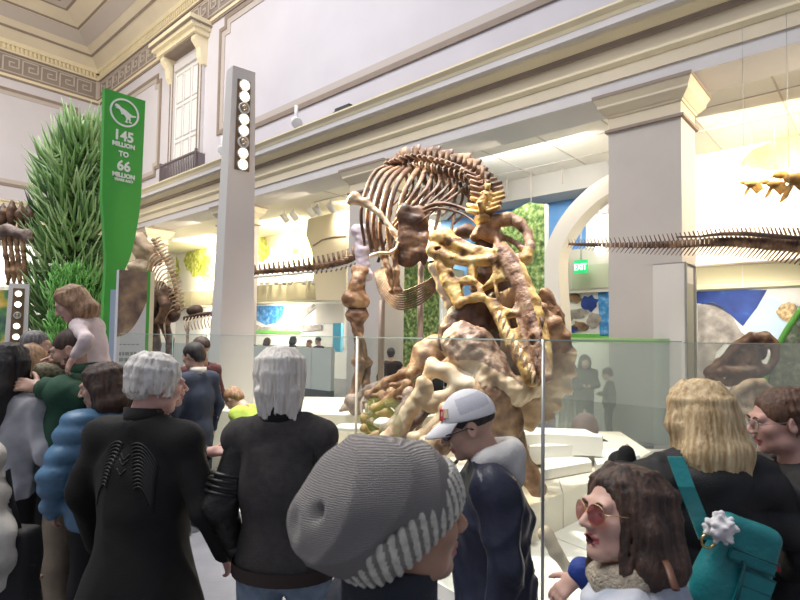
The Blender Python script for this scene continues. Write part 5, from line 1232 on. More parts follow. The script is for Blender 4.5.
def make_hair(c, style, hm):
    s = SDF(); hp, hr, R = c['hp'], c['hr'], np.array(c['Rh']); k = .02
    amp, n = .004, 34
    face = lambda zz=-.045, yy=.125, w=.074, h=.10: s.ell(hp(0,yy,zz), hr((w,.085,h)), R, k=.02, sub=True)
    if style == 'short':
        s.ell(hp(0,-.020,.038), hr((.087,.103,.090)), R, k=k).ell(hp(0,-.065,-.02), hr((.068,.055,.065)), R, k=k); face()
        s.box(hp(0,.04,-.09), hr((.3,.16,.12)), R, sub=True, k=.02); s.box(hp(0,0,-.14), hr((.3,.4,.13)), R, sub=True, k=.01)
        for g in (-1,1): s.ell(hp(g*.09,.0,-.02), hr((.02,.03,.04)), R, k=.01, sub=True)
    elif style == 'crop':
        s.ell(hp(0,-.018,.034), hr((.080,.098,.088)), R, k=k); face(-.06,.12,.080,.105)
        s.box(hp(0,.03,-.10), hr((.3,.3,.19)), R, sub=True, k=.01); amp, n = .0015, 60
        for g in (-1,1): s.ell(hp(g*.09,.0,-.01), hr((.022,.03,.035)), R, k=.01, sub=True)
    elif style == 'nape':      # full, to the collar
        s.ell(hp(0,-.022,.036), hr((.092,.108,.093)), R, k=k).ell(hp(0,-.055,-.05), hr((.082,.062,.085)), R, k=.03); face(-.05,.13,.07,.11)
        for j in range(9):
            x = -.068+j*.017; s.cap(hp(x,-.095,-.05), hp(x*.95,-.085+.004*(j % 2),-.135-.012*(j % 3)), .02*c['hs'], .007*c['hs'], k=.012)
        s.box(hp(0,.06,-.1), hr((.3,.14,.2)), R, sub=True, k=.02); amp, n = .004, 26
    elif style in ('shoulder', 'bob'):
        L_ = -.165 if style == 'shoulder' else -.135
        s.ell(hp(0,-.022,.036), hr((.094,.108,.094)), R, k=k)
        for g in (-1,1):
            s.chain([hp(g*.070,.008,.045), hp(g*.086,-.014,-.02), hp(g*.088,-.022,-.10), hp(g*.080,-.020,L_)], hr((.030,.034,.040,.022)), k=.03)
            s.chain([hp(g*.05,-.075,.0), hp(g*.066,-.085,-.10), hp(g*.06,-.08,L_)], hr((.05,.048,.03)), k=.03)
        s.chain([hp(0,-.085,0), hp(0,-.10,-.10), hp(0,-.095,L_)], hr((.05,.048,.03)), k=.03); face(-.038,.122,.074,.130); amp, n = .004, 30
    elif style in ('long', 'longback'):
        L_ = -.42 if style == 'long' else -.21; lw = 1 if style == 'long' else .78
        s.ell(hp(0,-.022,.036), hr((.092,.108,.094)), R, k=k)
        for g in (-1,1):
            s.chain([hp(g*.066,.016,.045), hp(g*.080,.000,-.03), hp(g*.080*lw,-.03,-.14), hp(g*.085*lw,-.07,L_)], hr((.030,.032,.034,.016)), k=.03)
            s.chain([hp(g*.045,-.08,.0), hp(g*.058,-.10,-.12), hp(g*.06,-.125,L_)], hr((.05,.05,.022)), k=.03)
        s.chain([hp(0,-.09,0), hp(0,-.11,-.12), hp(0,-.135,L_-.03)], hr((.05,.05,.02)), k=.03); face(-.055,.118,.062,.115); amp, n = .005, 30
    elif style == 'tail':
        s.ell(hp(0,-.020,.034), hr((.083,.102,.090)), R, k=k).ell(hp(0,-.065,-.02), hr((.06,.05,.055)), R, k=k); face(-.045,.120,.076,.125)
        s.box(hp(0,.03,-.12), hr((.3,.2,.17)), R, sub=True, k=.02)
        for g in (-1,1): s.ell(hp(g*.088,.0,-.012), hr((.016,.026,.034)), R, k=.01, sub=True)
        s.chain([hp(0,-.105,-.01), hp(.01,-.135,-.06), hp(.02,-.13,-.16), hp(.02,-.11,-.28), hp(.01,-.10,-.36)], hr((.024,.036,.042,.036,.012)), k=.02); amp, n = .003, 34
    if c['q'] < 3: locks(c, s, style)
    if style in ('shoulder', 'bob', 'long', 'longback') and c['q'] < 3:
        rr = random.Random(5); zb = {'shoulder':-.145, 'bob':-.12, 'long':-.2, 'longback':-.2}[style]
        for g in (-1,1):
            for i in range(9):
                a = rr.uniform(0,.03); w_ = rr.uniform(-.010,.012); e = rr.uniform(-.02,.02)
                s.chain([hp(g*(.015+a), .030-a*.6, .120), hp(g*(.052+a*.6), .056-a*.9, .082), hp(g*.080, .034-a*1.2+w_, .020), hp(g*(.083-w_*.3), .024-a-w_, -.050), hp(g*(.078+w_*.4), .016-a+e, zb*.8), hp(g*.068, .026-a+e, zb)], [r*c['hs'] for r in (.006,.009,.010,.010,.009,.004)], k=.006)
    if style == 'shoulder': s.disp(folds(20, .010, 3, 4, .5))
    s.disp(strands(c, amp*.6*c['hs'], int(n*1.6), len(style)))
    return sbuild(s, 'hair', c['fz']*1.15, hm, c['T'], M=c['Mw'])
def make_top(c, build, mat=None, hem=.80, kind='jacket', sleeve=None, fat=0.0, puff=0, flare=0, hood=None, collar=None, wr=.006, cuff=None, sleeves=True, name=None, open_neck=.062):
    s = SDF(); sl = SDF(); s_ = c['s']; up = c['up']; jt = c['jt']; f = fat; bb = build
    tgt = sl if sleeve else s
    s.ell(up((0,-.002,1.26)), ((.186*bb+f)*s_,(.124+f)*s_,.185*s_), k=.06)
    s.ell(up((0,.008,1.09)), ((.170*bb+f)*s_,(.126+f)*s_,.21*s_), k=.08)
    dz = Vector((0,0,.025*s_)); s.cap(jt['shL']-dz, jt['shR']-dz, (.066+f*.5)*s_, k=.06)
    s.chain([jt['shL']-dz, c['neck']+Vector((0,0,-.025*s_)), jt['shR']-dz], [(.058+f*.4)*s_,(.068+f*.3)*s_,(.058+f*.4)*s_], k=.04)
    if flare: s.cap(up((0,0,1.08)), Vector((0,-.01,hem*s_)), .150*s_*bb, (.24+flare)*s_, k=.06)
    else: s.ell(Vector((0,0,.93*s_)), ((.185*max(bb,1)+f)*s_,(.140+f)*s_,.20*s_), k=.06)
    s.half((0,0,hem*s_), (0,0,-1))
    for S in 'LR':
        if sleeves is True or sleeves == S: tgt.chain([jt['sh'+S]-dz*.9+(Vector((0,0,0))-Vector((jt['sh'+S].x,0,0)))*.10, jt['el'+S], jt['wr'+S]], [(.064+f*.6)*s_,(.054+f*.6)*s_,(.043+f*.5)*s_], k=.03)
    s.cap(c['neck']+Vector((0,0,.025)), c['neck']+(c['neck']-up((0,-.02,1.40)))*2, open_neck*s_, k=.015, sub=True)
    ds = [fbm(9, wr*1.0, 5), folds(13, wr*3.6, len(c['T'].name)+int(hem*100)+int(fat*1000), 5, .6), fbm(40, wr*.3, 6)]
    if puff:
        kz = 2*PI/puff
        ds.append(lambda X, Y, Z: -(.020*np.abs(np.sin(Z*kz/2+.3*np.sin(X*6)))**.7-.012)+0*X+0*Y)
    for d in ds: s.disp(d); sl.disp(d)
    if sleeve: sl.disp(folds(30, .011, 7, 4, 1.6))
    o = sbuild(s, name or kind, c['bz'], mat, c['T'], M=c['Mw'], fine=None if c['q'] == 3 else [((-.6,-.4,1.2*s_),(.6,.4,1.6*s_),c['bz']*.75)])
    if sleeve:
        sbuild(sl, 'sleeves', c['bz']*.8, sleeve, c['T'], M=c['Mw'])
    if collar:
        m = MB(); cm, h, r = collar; ring = []; N_ = 28
        for j in range(4):
            for i in range(N_):
                t = 2*PI*i/N_; rr_ = (r+(.012,.012,-.004,-.004)[j])*s_; z = (-.03, h, h, -.03)[j]
                ring.append(c['Mw']@(c['neck']+Vector((math.sin(t)*rr_, math.cos(t)*rr_*1.05+.005, .012+z*(1-.25*math.cos(t))))))
        fs = [(j*N_+i, j*N_+(i+1) % N_, ((j+1) % 4)*N_+(i+1) % N_, ((j+1) % 4)*N_+i) for j in range(4) for i in range(N_)]
        m.add(ring, [q[::-1] for q in fs], True); m.build('collar', cm, c['T'])
    if cuff:
        for S in 'LR':
            d = (jt['wr'+S]-jt['el'+S]).normalized(); w = jt['wr'+S]; Mw = c['Mw']; r = (.047+f*.5)*s_
            m = MB(); m.tube([Mw@(w-d*.05), Mw@(w-d*.04), Mw@(w+d*.012), Mw@(w+d*.018)], [r*.9, r*1.06, r*1.02, r*.85], 14); m.build('cuff', cuff, c['T'])
    if hood:
        hood, hz, hk = hood if isinstance(hood, tuple) else (hood, .02, .9)
        h = SDF(); n = c['neck']+Vector((0,0,hz*s_)); bs_ = s_; s_ = s_*hk; up_ = lambda x, y, z: n+Vector((x,y,z))*s_
        for i in range(-5, 6):
            t = i/5*2.75; h.ell(up_(math.sin(t)*.095, -.03-math.cos(t)*.075, -.005+.035*math.cos(t)), (.050*s_,.050*s_,.048*s_), k=.04)
        h.ell(up_(0,-.105,-.075), (.105*s_,.060*s_,.095*s_), k=.05); h.disp(fbm(16,.008,9)); h.disp(fbm(40,.003,10))
        sbuild(h, 'hood', c['bz']*.8, hood, c['T'], M=c['Mw'])
    return o
def make_pants(c, pm, sm, J=None):
    s = SDF(); s_ = c['s']; jt = c['jt']
    s.cap((jt['hipL']+jt['hipR'])/2+Vector((0,0,.02)), (jt['hipL']+jt['hipR'])/2+Vector((0,0,.09*s_)), .135*s_, .125*s_, k=.06)
    for S in 'LR': s.chain([jt['hip'+S], jt['kn'+S], jt['an'+S]+(jt['kn'+S]-jt['an'+S])*.03], [.098*s_,.072*s_,.062*s_], k=.035)
    s.disp(fbm(12,.006,3)); sbuild(s, 'trousers', c['bz']*1.1, pm, c['T'], M=c['Mw'])
    for S in 'LR':
        s = SDF(); a, t = jt['an'+S], jt['to'+S]; dn = Vector((0,0,-.04*s_)) if not J else Vector((0,0,0))
        s.chain([a+dn-(t-a)*.2, t+dn*.1+(t-a)*.1], [.050*s_,.042*s_], k=.03).cap(a, a+dn, .05*s_, k=.03)
        if not J: s.half((0,0,0), (0,0,-1))
        sbuild(s, 'shoe', c['bz']*.9, sm, c['T'], M=c['Mw'])
def glasses(c, lens, frame_m, r=(.026,.021), thick=.0018, wrap=False):
    wp = c['wp']; hs = c['hs']; fm = MB(); rim = []
    g_ = MB()
    for g in (-1,1):
        pts = [wp(g*.033+r[0]*math.cos(t)*(1 if True else 1), .1045-.012*((g*.033+r[0]*math.cos(t))/.05)**2*(1.4 if wrap else .6), -.001+r[1]*math.sin(t)) for t in [2*PI*i/20 for i in range(21)]]
        fm.tube(pts, thick*hs, 6); ctr = wp(g*.033,.104,-.001); vs = pts[:20]
        dd = c['Rhw']@Vector((0,.0012,0)); n = 20; g_.add([p+dd for p in vs]+[p-dd for p in vs], [tuple(range(n)), tuple(range(2*n-1,n-1,-1))]+[(i,(i+1)%n,n+(i+1)%n,n+i) for i in range(n)])
        fm.tube([wp(g*.058,.097,.004), wp(g*.074,.07,.006), wp(g*.083,.0,.006), wp(g*.082,-.02,-.006)], (.003 if wrap else thick)*hs, 6)
    fm.tube([wp(-.008,.106,.003), wp(.008,.106,.003)], thick*hs, 6)
    fr = fm.build('glasses_frame', frame_m, c['T']); g_.build('lens', lens, fr)
M_lensdark = mat('lens_black', (.01,.01,.012), .1); M_lensrose = glassmat('lens_rose', (.72,.45,.45), .1, .15, (.45,.22,.22)); M_gold = mat('gold_wire', (.75,.50,.22), .25, metal=1); M_frame = mat('frame_dark', (.05,.04,.04), .3)
M_phone = mat('phone_black', (.015,.015,.018), .2)
# ---- E: white haired person in the long black coat
E = person('white haired person from behind in a long black coat with corded back, front left', 161, 356, 2.2, -14, (-28,-10,0), skin=SK_pink, hair='short', hairm=H_white, brow=M_browg,
    top=dict(mat=C_black, hem=.66, kind='coat', fat=.016, flare=.03, collar=(C_black, .030, .064), wr=.004), pants=C_pantb, build=1.06,
    arms={'L':dict(el=(-.285,-.02,1.16), wr=(-.28,.06,.92)), 'R':dict(el=(.305,-.02,1.14), wr=(.31,.12,.93))})
from mathutils.bvhtree import BVHTree
def back_hit(c, name):
    o = [q for q in c['T'].children if q.name.startswith(name)][0]; me = o.data; r = wloc(c['T'])
    bv = BVHTree.FromPolygons([v.co+r for v in me.vertices], [tuple(p.vertices) for p in me.polygons])
    d = c['Rw']@Vector((0,1,0))
    def hit(x, z, out=.002):
        h = bv.ray_cast(c['lp'](x, -1.0, z), d)
        return (h[0]-d*out) if h[0] is not None else None
    return hit
hit = back_hit(E, 'coat'); m = MB()
for g in (-1,1):
    for k in range(13):
        pts = []
        for j in range(9):
            u = j/8; x = g*(.022+.0035*k+(.118-.004*k)*u**1.1); z = 1.400-.0135*k+.020*math.sin(u*PI)-.085*u*u
            h = hit(x, z)
            if h is not None: pts.append(h)
        if len(pts) > 2: m.tube(pts, .0034, 5)
for z in (1.355,1.335,1.30):
    pts = [hit(-.02+.04*i/6, z+.01*math.cos(i)) for i in range(7)]; m.tube([p for p in pts if p is not None], .0026, 5)
m.build('corded_trim', mat('cord_black', (.03,.029,.028), .45), E['T'])
# ---- hidden person behind E, whose arm points over the platform
E2 = person('person in dark jacket mostly hidden behind the white haired person, arm reaching right', 163, 366, 2.75, -60, (0,0,0), skin=SK_pink, hair='short', hairm=H_dark, eyes=False, q=2,
    top=dict(mat=C_black2, hem=.82, cuff=C_black), pants=C_brownj, arms={'R':dict(world=1, el=P(180,475,2.60), wr=P(204,453,2.55), dir=(1,.1,.12), nrm=(0,-.5,.9), curl=.35, thumb=-1)})
# ---- F: white haired man in varsity style jacket
Fm = person('white haired man from behind in a charcoal jacket with black leather sleeves and light jeans', 281, 350, 2.12, -6, (12,-4,3), side=-3.5, skin=SK_pink, hair='nape', hairm=H_grey, brow=M_browg, build=.90,
    top=dict(mat=C_char, sleeve=C_leather, hem=.905, fat=.012, collar=(C_black, .030, .060), cuff=C_leather, wr=.005), pants=C_jean,
    arms={'L':dict(el=(-.225,-.07,1.16), wr=(-.20,.03,.955)), 'R':dict(el=(.265,-.05,1.16), wr=(.23,.04,.94))})
m = MB(); s_ = Fm['s']
for j, (z0, z1, rx, ry) in enumerate(((.885,.935,.207,.160),)):
    N_ = 64; vs = []
    for z in (z0, z1):
        for i in range(N_):
            t = 2*PI*i/N_; k = 1+.012*(i % 2); vs.append(Fm['Mw']@(Vector((rx*k*math.cos(t), ry*k*math.sin(t), z))*s_))
    m.add(vs, [(i,(i+1)%N_,N_+(i+1)%N_,N_+i) for i in range(N_)], True)
m.build('ribbed_hem', mat('rib_brown', (.035,.022,.018), .8), Fm['T'])
for S in 'LR':      # stitched bands on the leather sleeves
    a, b_ = Fm['jt']['sh'+S], Fm['jt']['el'+S]; m = MB()
    for u in (.58,.66,.74,.82):
        p = a.lerp(b_, u); d = (b_-a).normalized(); r = .078*s_; m.tube([Fm['Mw']@(p-d*.006), Fm['Mw']@p, Fm['Mw']@(p+d*.006)], [r*.96, r*1.03, r*.96], 16)
    m.build('sleeve_band', C_leather, Fm['T'])
# ---- G: man in the grey beanie
M_knit = wavemat('knit_grey', (.19,.175,.165), (.30,.28,.265), 105, 'Z', 2.5, .95, .5)
Gm = person('man in a slouchy grey knit beanie seen close from behind, face turned right', 397, 463, .92, -72, (0,2,0), skin=SK_tan, hair='crop', hairm=H_black,
    top=dict(mat=cloth('fleece_dark', (.018,.022,.034)), hem=.82, fat=.012, collar=(cloth('fleece_dark2', (.022,.026,.038)), .06, .075)), pants=C_jeand)
s = SDF(); hp, hr, R = Gm['hp'], Gm['hr'], np.array(Gm['Rh'])
s.ell(hp(0,-.012,.048), hr((.094,.108,.090)), R, k=.03).ell(hp(0,-.075,.045), hr((.090,.085,.085)), R, k=.05).ell(hp(0,-.135,.005), hr((.078,.065,.066)), R, k=.06).ell(hp(0,-.085,-.03), hr((.082,.07,.06)), R, k=.04)
n_ = Gm['Rh']@Vector((0,.55,-.83)); s.half(hp(0,.098,.042), n_, k=.006)
s.ell(hp(.02,-.205,.02), hr((.02,.02,.028)), R, k=.015, sub=True); s.ell(hp(.062,-.165,.045), hr((.008,.035,.012)), R, k=.012, sub=True)
s.disp(fbm(24,.006,3)); s.disp(fbm(11,.006,4)); s.disp(folds(17,.010,6,3))
hat = sbuild(s, 'beanie', .0042, M_knit, Gm['T'], M=Gm['Mw'])
s = SDF(); s.ell(hp(0,-.012,.030), hr((.104,.121,.110)), R, k=.02).ell(hp(0,-.05,-.03), hr((.097,.088,.078)), R, k=.04)
s.half(hp(0,.106,.034), n_, k=.004); s.half(hp(0,.070,.088), -n_, k=.004)
Ri = np.array(Gm['Rh'].transposed()); hcn = np.array(Gm['hc'])
def ribs_(X, Y, Z):
    x, y, z = X-hcn[0], Y-hcn[1], Z-hcn[2]; a = Ri[0,0]*x+Ri[0,1]*y+Ri[0,2]*z; b_ = Ri[1,0]*x+Ri[1,1]*y+Ri[1,2]*z; c_ = Ri[2,0]*x+Ri[2,1]*y+Ri[2,2]*z
    return -.0026*np.sin(40*np.arctan2(a, (b_+.01)*.83+c_*0.2))
s.disp(ribs_)
def cuffm(v, f):
    c = (v[f].mean(1)-hcn)@Ri.T
    return (np.sin(40*np.arctan2(c[:,0], (c[:,1]+.01)*.83+c[:,2]*.2)) < -.25).astype(int)
sbuild(s, 'ribbed_cuff', .0036, [mat('knit_cuff', (.74,.71,.62), .95, noise=.25, nscale=90, bump=.4, bscale=300), mat('knit_cuff_groove', (.30,.285,.25), .95, noise=.25, nscale=90, bump=.4, bscale=300)], hat, None, cuffm, M=Gm['Mw'])  # rib grooves use a darker copy, their shade put into colour
# ---- H: man in the white cap
Hm = person('man in a white cap and dark glasses with white hood over navy jacket, facing left', 461, 393, 2.02, 84, (0,-14,0), fwd=7, skin=SK_mid, hair='crop', hairm=H_black, hat_h=.012,
    top=dict(mat=C_navy, hem=.74, fat=.03, hood=(C_hood,.02,.9), wr=.010), pants=C_pantb)
s = SDF(); hp, hr, R = Hm['hp'], Hm['hr'], np.array(Hm['Rh'])
s.ell(hp(0,-.016,.042), hr((.089,.107,.100)), R, k=.02); s.half(hp(0,0,.033), Hm['Rh']@Vector((0,.12,-1)), k=.004)
def capm(v, f):
    c = (v[f].mean(1)-np.array(Hm['hc']))@np.array(Hm['Rh'].transposed()).T; mi = np.zeros(len(c), int)
    mi[(c[:,1] < .012) & (c[:,2] > .058) & (c[:,2] < .112) & (c[:,1] > -.10)] = 1; return mi
cap = sbuild(s, 'cap', .0045, [mat('cap_white', (.80,.79,.80), .7), mat('cap_mesh', (.60,.60,.64), .9, noise=.1, nscale=200)], Hm['T'], None, capm, M=Hm['Mw'])
m = MB(); vs = []; nu, nv = 13, 7
for w_ in (0, -.005):
    for j in range(nv):
        for i in range(nu):
            u = -1+2*i/(nu-1); v_ = j/(nv-1); y0 = -.016+.107*math.sqrt(max(0,1-(u*.078/.089)**2))-.006
            vs.append(Hm['wp'](u*.078*(1-.12*v_*v_), y0+.092*v_*math.sqrt(max(.04,1-.75*u*u)), .054-.014*u*u-.026*v_-.012*v_*v_+w_))
N_ = nu*nv; fs = [(j*nu+i,j*nu+i+1,(j+1)*nu+i+1,(j+1)*nu+i) for j in range(nv-1) for i in range(nu-1)]
fs += [tuple(N_+k for k in f[::-1]) for f in fs]
bd = [i for i in range(nu)]+[j*nu+nu-1 for j in range(1,nv)]+[(nv-1)*nu+i for i in range(nu-2,-1,-1)]+[j*nu for j in range(nv-2,0,-1)]
fs += [(bd[k],N_+bd[k],N_+bd[(k+1)%len(bd)],bd[(k+1)%len(bd)]) for k in range(len(bd))]
m.add(vs, fs, True); m.build('brim', mat('brim_white', (.82,.81,.81), .7), cap)
m = MB(); Rq = Hm['Rhw']
for x0, ma_ in ((0,0),):
    m.box(Hm['wp'](.0,.082,.078), (.050,.012,.042), Rq@Matrix.Rotation(.42,3,'X')); m.box(Hm['wp'](-.032,.072,.078), (.030,.012,.036), Rq@Matrix.Rotation(.55,3,'Z')@Matrix.Rotation(.42,3,'X'))
m.build('red_patch', mat('patch_red', (.60,.05,.06), .6), cap)
m = MB(); m.box(Hm['wp'](-.050,.059,.080), (.022,.010,.030), Rq@Matrix.Rotation(.8,3,'Z')@Matrix.Rotation(.42,3,'X')); m.box(Hm['wp'](-.032,.077,.082), (.012,.004,.016), Rq@Matrix.Rotation(.55,3,'Z')@Matrix.Rotation(.42,3,'X')); m.build('patch_emblem', mat('patch_gold', (.65,.52,.35), .6), cap)
glasses(Hm, M_lensdark, M_lensdark, (.029,.017), .003, True)
m = MB(); lp = Hm['lp']; 
a = P(446,479,1.70); m.box(a, (.045,.012,.085), Matrix.Rotation(.35,3,'Y')@Matrix.Rotation(.5,3,'Z')); bdg = m.build('badge', mat('badge_white', (.72,.74,.78), .4), Hm['T'])
m = MB(); m.box(a+Vector((-.002,-.012,.005)), (.030,.006,.018), Matrix.Rotation(.35,3,'Y')@Matrix.Rotation(.5,3,'Z')); m.build('blue_mark', mat('badge_blue', (.05,.12,.35), .4), bdg)
m = MB(); m.tube([a+Vector((.015,0,.045)), P(451,468,1.72), P(457,461,1.80)], .006, 6); m.build('lanyard', C_black, bdg)
# ---- I: woman with tinted glasses, mouth open
Iw = person('woman with rosy tinted glasses and open mouth, dark brown hair, front right', 628, 481, 1.31, 66, (38,8,6), skin=SK_fair, hair='shoulder', hairm=H_dark, mouth=True, lipm=mat('lip_rose', (.50,.13,.13), .4),
    top=dict(mat=C_denimw, hem=.80, fat=.02, hood=(C_denimw,-.05,.95), wr=.008, sleeves='L'), pants=C_jeand,
    arms={'R':dict(world=1, el=P(628,600,1.46), wr=P(583,572,1.42), dir=(-.75,-.02,-.62), nrm=(-.7,-.5,.3), curl=.6, thumb=1)})
glasses(Iw, M_lensrose, M_gold, (.028,.025), .0012)
s = SDF(); jt = Iw['jt']; s.chain([jt['shR'], jt['elR'], jt['wrR']], [.060,.052,.040], k=.03); s.disp(folds(30,.008,3,4))
sbuild(s, 'sleeve', .009, multimat('sleeve_blue_red', [(.42,(.012,.04,.24)),(.60,(.014,.05,.30)),(.645,(.40,.06,.03)),(.70,(.02,.05,.28))], 13, 2, .7, bump=.2), Iw['T'], M=Iw['Mw'], label='royal blue sleeve with red marks')
s = SDF(); n = Iw['neck']
for i in range(-8,9):
    t = i/8*2.5; s.ell(n+Vector((math.sin(t)*.068,-.005+math.cos(t)*.070,.018-.03*math.cos(t))), .027, k=.03)
s.disp(fbm(50,.004,3)); sbuild(s, 'fleece_collar', .008, C_sherpa, Iw['T'], M=Iw['Mw'])
q = [P(676,590,1.1), P(668,566,1.15), P(660,552,1.24)]; m = MB(); m.tube(q, .008, 8, .5); m.build('brown_strap', mat('strap_brown', (.14,.06,.035), .5), Iw['T'])
# ---- J: blonde woman with teal bag
Jw = person('blonde woman from behind in a black hooded puffer jacket, carrying the teal bag', 698, 386, 1.85, -6, (14,-4,0), skin=SK_fair, hair='longback', hairm=H_blond,
    top=dict(mat=C_black2, hem=.78, fat=.035, hood=(C_black2,-.075,.95), wr=.006, puff=.12), pants=C_pantb, build=1.02,
    arms={'L':dict(world=1, el=P(636,498,1.75), wr=P(624,474,1.95)), 'R':dict(el=(.33,-.04,1.17), wr=(.30,.10,.98))})
s = SDF(); s.ell(P(621,463,2.02), (.045,.05,.042), k=.02).cap(P(621,463,2.02), P(626,476,1.94), .04, .04, k=.02).cap(P(627,470,1.95), P(626,453,1.96), .035, .028, k=.02); s.disp(fbm(30,.004,2)); sbuild(s, 'glove', .010, C_black, Jw['T'])
M_teal = mat('teal_leather', (.012,.21,.22), .42, noise=.15, nscale=14, bump=.15, bscale=60); M_teald = mat('teal_dark', (.008,.11,.12), .5)
bc = P(736,566,1.52); t = thing('shoulder_bag', 'teal shoulder bag with white pompom hanging on the blonde woman\'s back', 'bag', (bc.x,bc.y,bc.z-.13))
Rb = Matrix.Rotation(math.radians(-4),3,'Z')@Matrix.Rotation(math.radians(20),3,'Y')
s = SDF(); s.box(bc, (.17,.07,.26), np.array(Rb), rnd=.03, k=.02); s.ell(bc+Rb@Vector((0,0,-.06)), (.09,.045,.10), np.array(Rb), k=.04); s.disp(fbm(30,.003,3)); body = sbuild(s, 'bag_body', .007, M_teal, t)
m = MB()
m.box(bc+Rb@Vector((.005,-.047,.035)), (.12,.012,.022), Rb); m.box(bc+Rb@Vector((.03,-.050,-.045)), (.085,.014,.11), Rb); m.build('pocket', M_teal, body)
m = MB()
for z, x, w_ in ((.052,.005,.125),(.022,.005,.12),(.008,.03,.08),(-.03,.03,.08)): m.tube([bc+Rb@Vector((x-w_/2,-.055,z)), bc+Rb@Vector((x+w_/2,-.055,z))], .003, 6)
m.tube([bc+Rb@Vector((-.02,-.06,.03)), bc+Rb@Vector((-.005,-.062,-.09))], .005, 6); m.build('zip', M_teald, body)
m = MB(); q = [P(676,457,1.58), P(687,487,1.53), P(699,517,1.52), P(708,540,1.50)]; vs = []
for p in q:
    for dx, dy in ((-.022,0),(.022,0),(.022,.008),(-.022,.008)): vs.append(p+Vector((dx,dy,0)))
m.add(vs, [(4*i+j,4*i+(j+1)%4,4*i+4+(j+1)%4,4*i+4+j) for i in range(3) for j in range(4)]+[(3,2,1,0),(12,13,14,15)]); m.build('strap', M_teal, t)
m = MB(); c_ = P(708,541,1.49); m.tube([c_+Vector((.018*math.cos(a),0,.018*math.sin(a))) for a in [2*PI*i/16 for i in range(17)]], .0035, 6); m.build('ring', M_gold, t)
c_ = P(720,528,1.46); s = SDF(); s.ell(c_, .030, k=.01); rr = random.Random(4)
for i in range(46):
    d = Vector((rr.gauss(0,1),rr.gauss(0,1),rr.gauss(0,1))).normalized(); s.cap(c_+d*.024, c_+d*.039, .009, .006, k=.004)
sbuild(s, 'pompom', .0035, mat('pompom_white', (.72,.70,.70), .95), t, label='fluffy white pompom')
# ---- K: brown haired woman at right edge
Kw = person('woman with brown ponytail and clear glasses in black, holding a phone at right', 778, 393, 1.95, 80, (-2,-8,0), skin=SK_pink, hair='tail', hairm=H_brown,
    top=dict(mat=C_black2, hem=.80, fat=.012, open_neck=.085), pants=C_pantb,
    arms={'L':dict(world=1, el=P(812,520,1.82), wr=P(789,500,1.80), dir=(-.9,.05,.25), nrm=(-.2,-.9,.3), curl=.55, thumb=1), 'R':dict(world=1, el=P(806,520,2.1), wr=P(784,506,1.95), dir=(-.9,-.1,.2), nrm=(.1,.9,.2), curl=.8, thumb=-1)})
glasses(Kw, glassmat('lens_clear', (.95,.97,.97), .08), mat('wire_grey', (.35,.33,.33), .3, metal=.8), (.024,.019), .0013)
p = P(771,497,1.86); m = MB(); m.box(p, (.012,.072,.14), Matrix.Rotation(math.radians(-32),3,'Y')); m.build('phone', M_phone, None, 'dark phone held by the woman with the brown ponytail', 'phone')
q = [P(757,560,1.75), P(762,545,1.74), P(772,520,1.76)]; m = MB(); m.tube(q, .008, 6, .6); q2 = [P(757,566,1.72), P(768,567,1.72), P(778,569,1.74)]; m.tube(q2, .010, 6); m.build('red_strap', mat('strap_red', (.42,.015,.025), .5), Kw['T'])
# ---- A: woman with long black hair
A = person('woman from behind with long black hair, pale grey sweater and black trousers, at left edge', 9, 346, 2.95, -8, (-6,0,0), skin=SK_mid, hair='long', hairm=H_black, q=2, eyes=False,
    top=dict(mat=C_grey, hem=.90, fat=.02, wr=.008), pants=C_pantb, arms={'R':dict(el=(.27,.0,1.16), wr=(.20,.22,1.12))})
# ---- white puffer sleeve person at the left edge
A2 = person('person in cream white puffer jacket cut off by the left edge, nearest the camera there', -62, 352, 1.75, -20, (0,0,0), skin=SK_pink, hair='shoulder', hairm=H_brown, q=2, eyes=False,
    top=dict(mat=C_white, hem=.78, fat=.05, puff=.10), pants=C_pantb, arms={'R':dict(el=(.30,-.03,1.15), wr=(.26,.10,.98))})
bp_ = P(14,565,1.72); t = thing('tote_bag', 'black tote bag hanging beside the cream puffer jacket, bottom left', 'bag', (bp_.x,bp_.y,bp_.z-.2))
s = SDF(); s.box(bp_+Vector((-.02,0,-.06)), (.17,.10,.36), rnd=.02, k=.02); s.ell(bp_+Vector((.0,0,-.18)), (.10,.07,.10), k=.05); s.disp(fbm(14,.010,3)); sbuild(s, 'bag_body', .01, C_black2, t)
m = MB(); m.tube([bp_+Vector((-.06,-.02,.10)), P(5,490,1.72), P(8,470,1.72), P(12,500,1.72), bp_+Vector((.03,-.02,.10))], .008, 6); m.build('handle', C_black2, t)
# ---- B: bearded man with child on shoulders
Bm = person('bearded man in a green jacket holding a phone, child on his shoulders', 68, 327, 3.05, 88, (16,-16,0), skin=SK_mid, hair='crop', hairm=H_dark, q=2, beard=True,
    top=dict(mat=C_green, hem=.84, fat=.02, cuff=C_green, collar=(C_green,.045,.066)), pants=C_khaki, build=1.05,
    arms={'L':dict(world=1, el=P(82,396,2.9), wr=P(44,388,2.88), dir=(-1,-.05,.16), nrm=(.1,-.8,.5), curl=.4, thumb=1), 'R':dict(world=1, el=P(64,408,3.2), wr=P(40,394,3.02), dir=(-1,-.1,.2), nrm=(.1,.6,-.5), curl=.4, thumb=1)})
m = MB(); p = P(17,379,2.95); m.box(p, (.15,.075,.010), Matrix.Rotation(.25,3,'X')); m.build('phone', M_phone, None, 'phone held flat in the bearded man\'s hands', 'phone')
m = MB(); Mw = Bm['Mw']; s_ = Bm['s']
s = SDF(); s.cap(Bm['up']((0,.09,1.36)), Bm['up']((0,.09,1.0)), .085*s_, .09*s_, k=.05); sbuild(s, 'shirt_front', .02, C_jeand, Bm['T'], M=Mw)
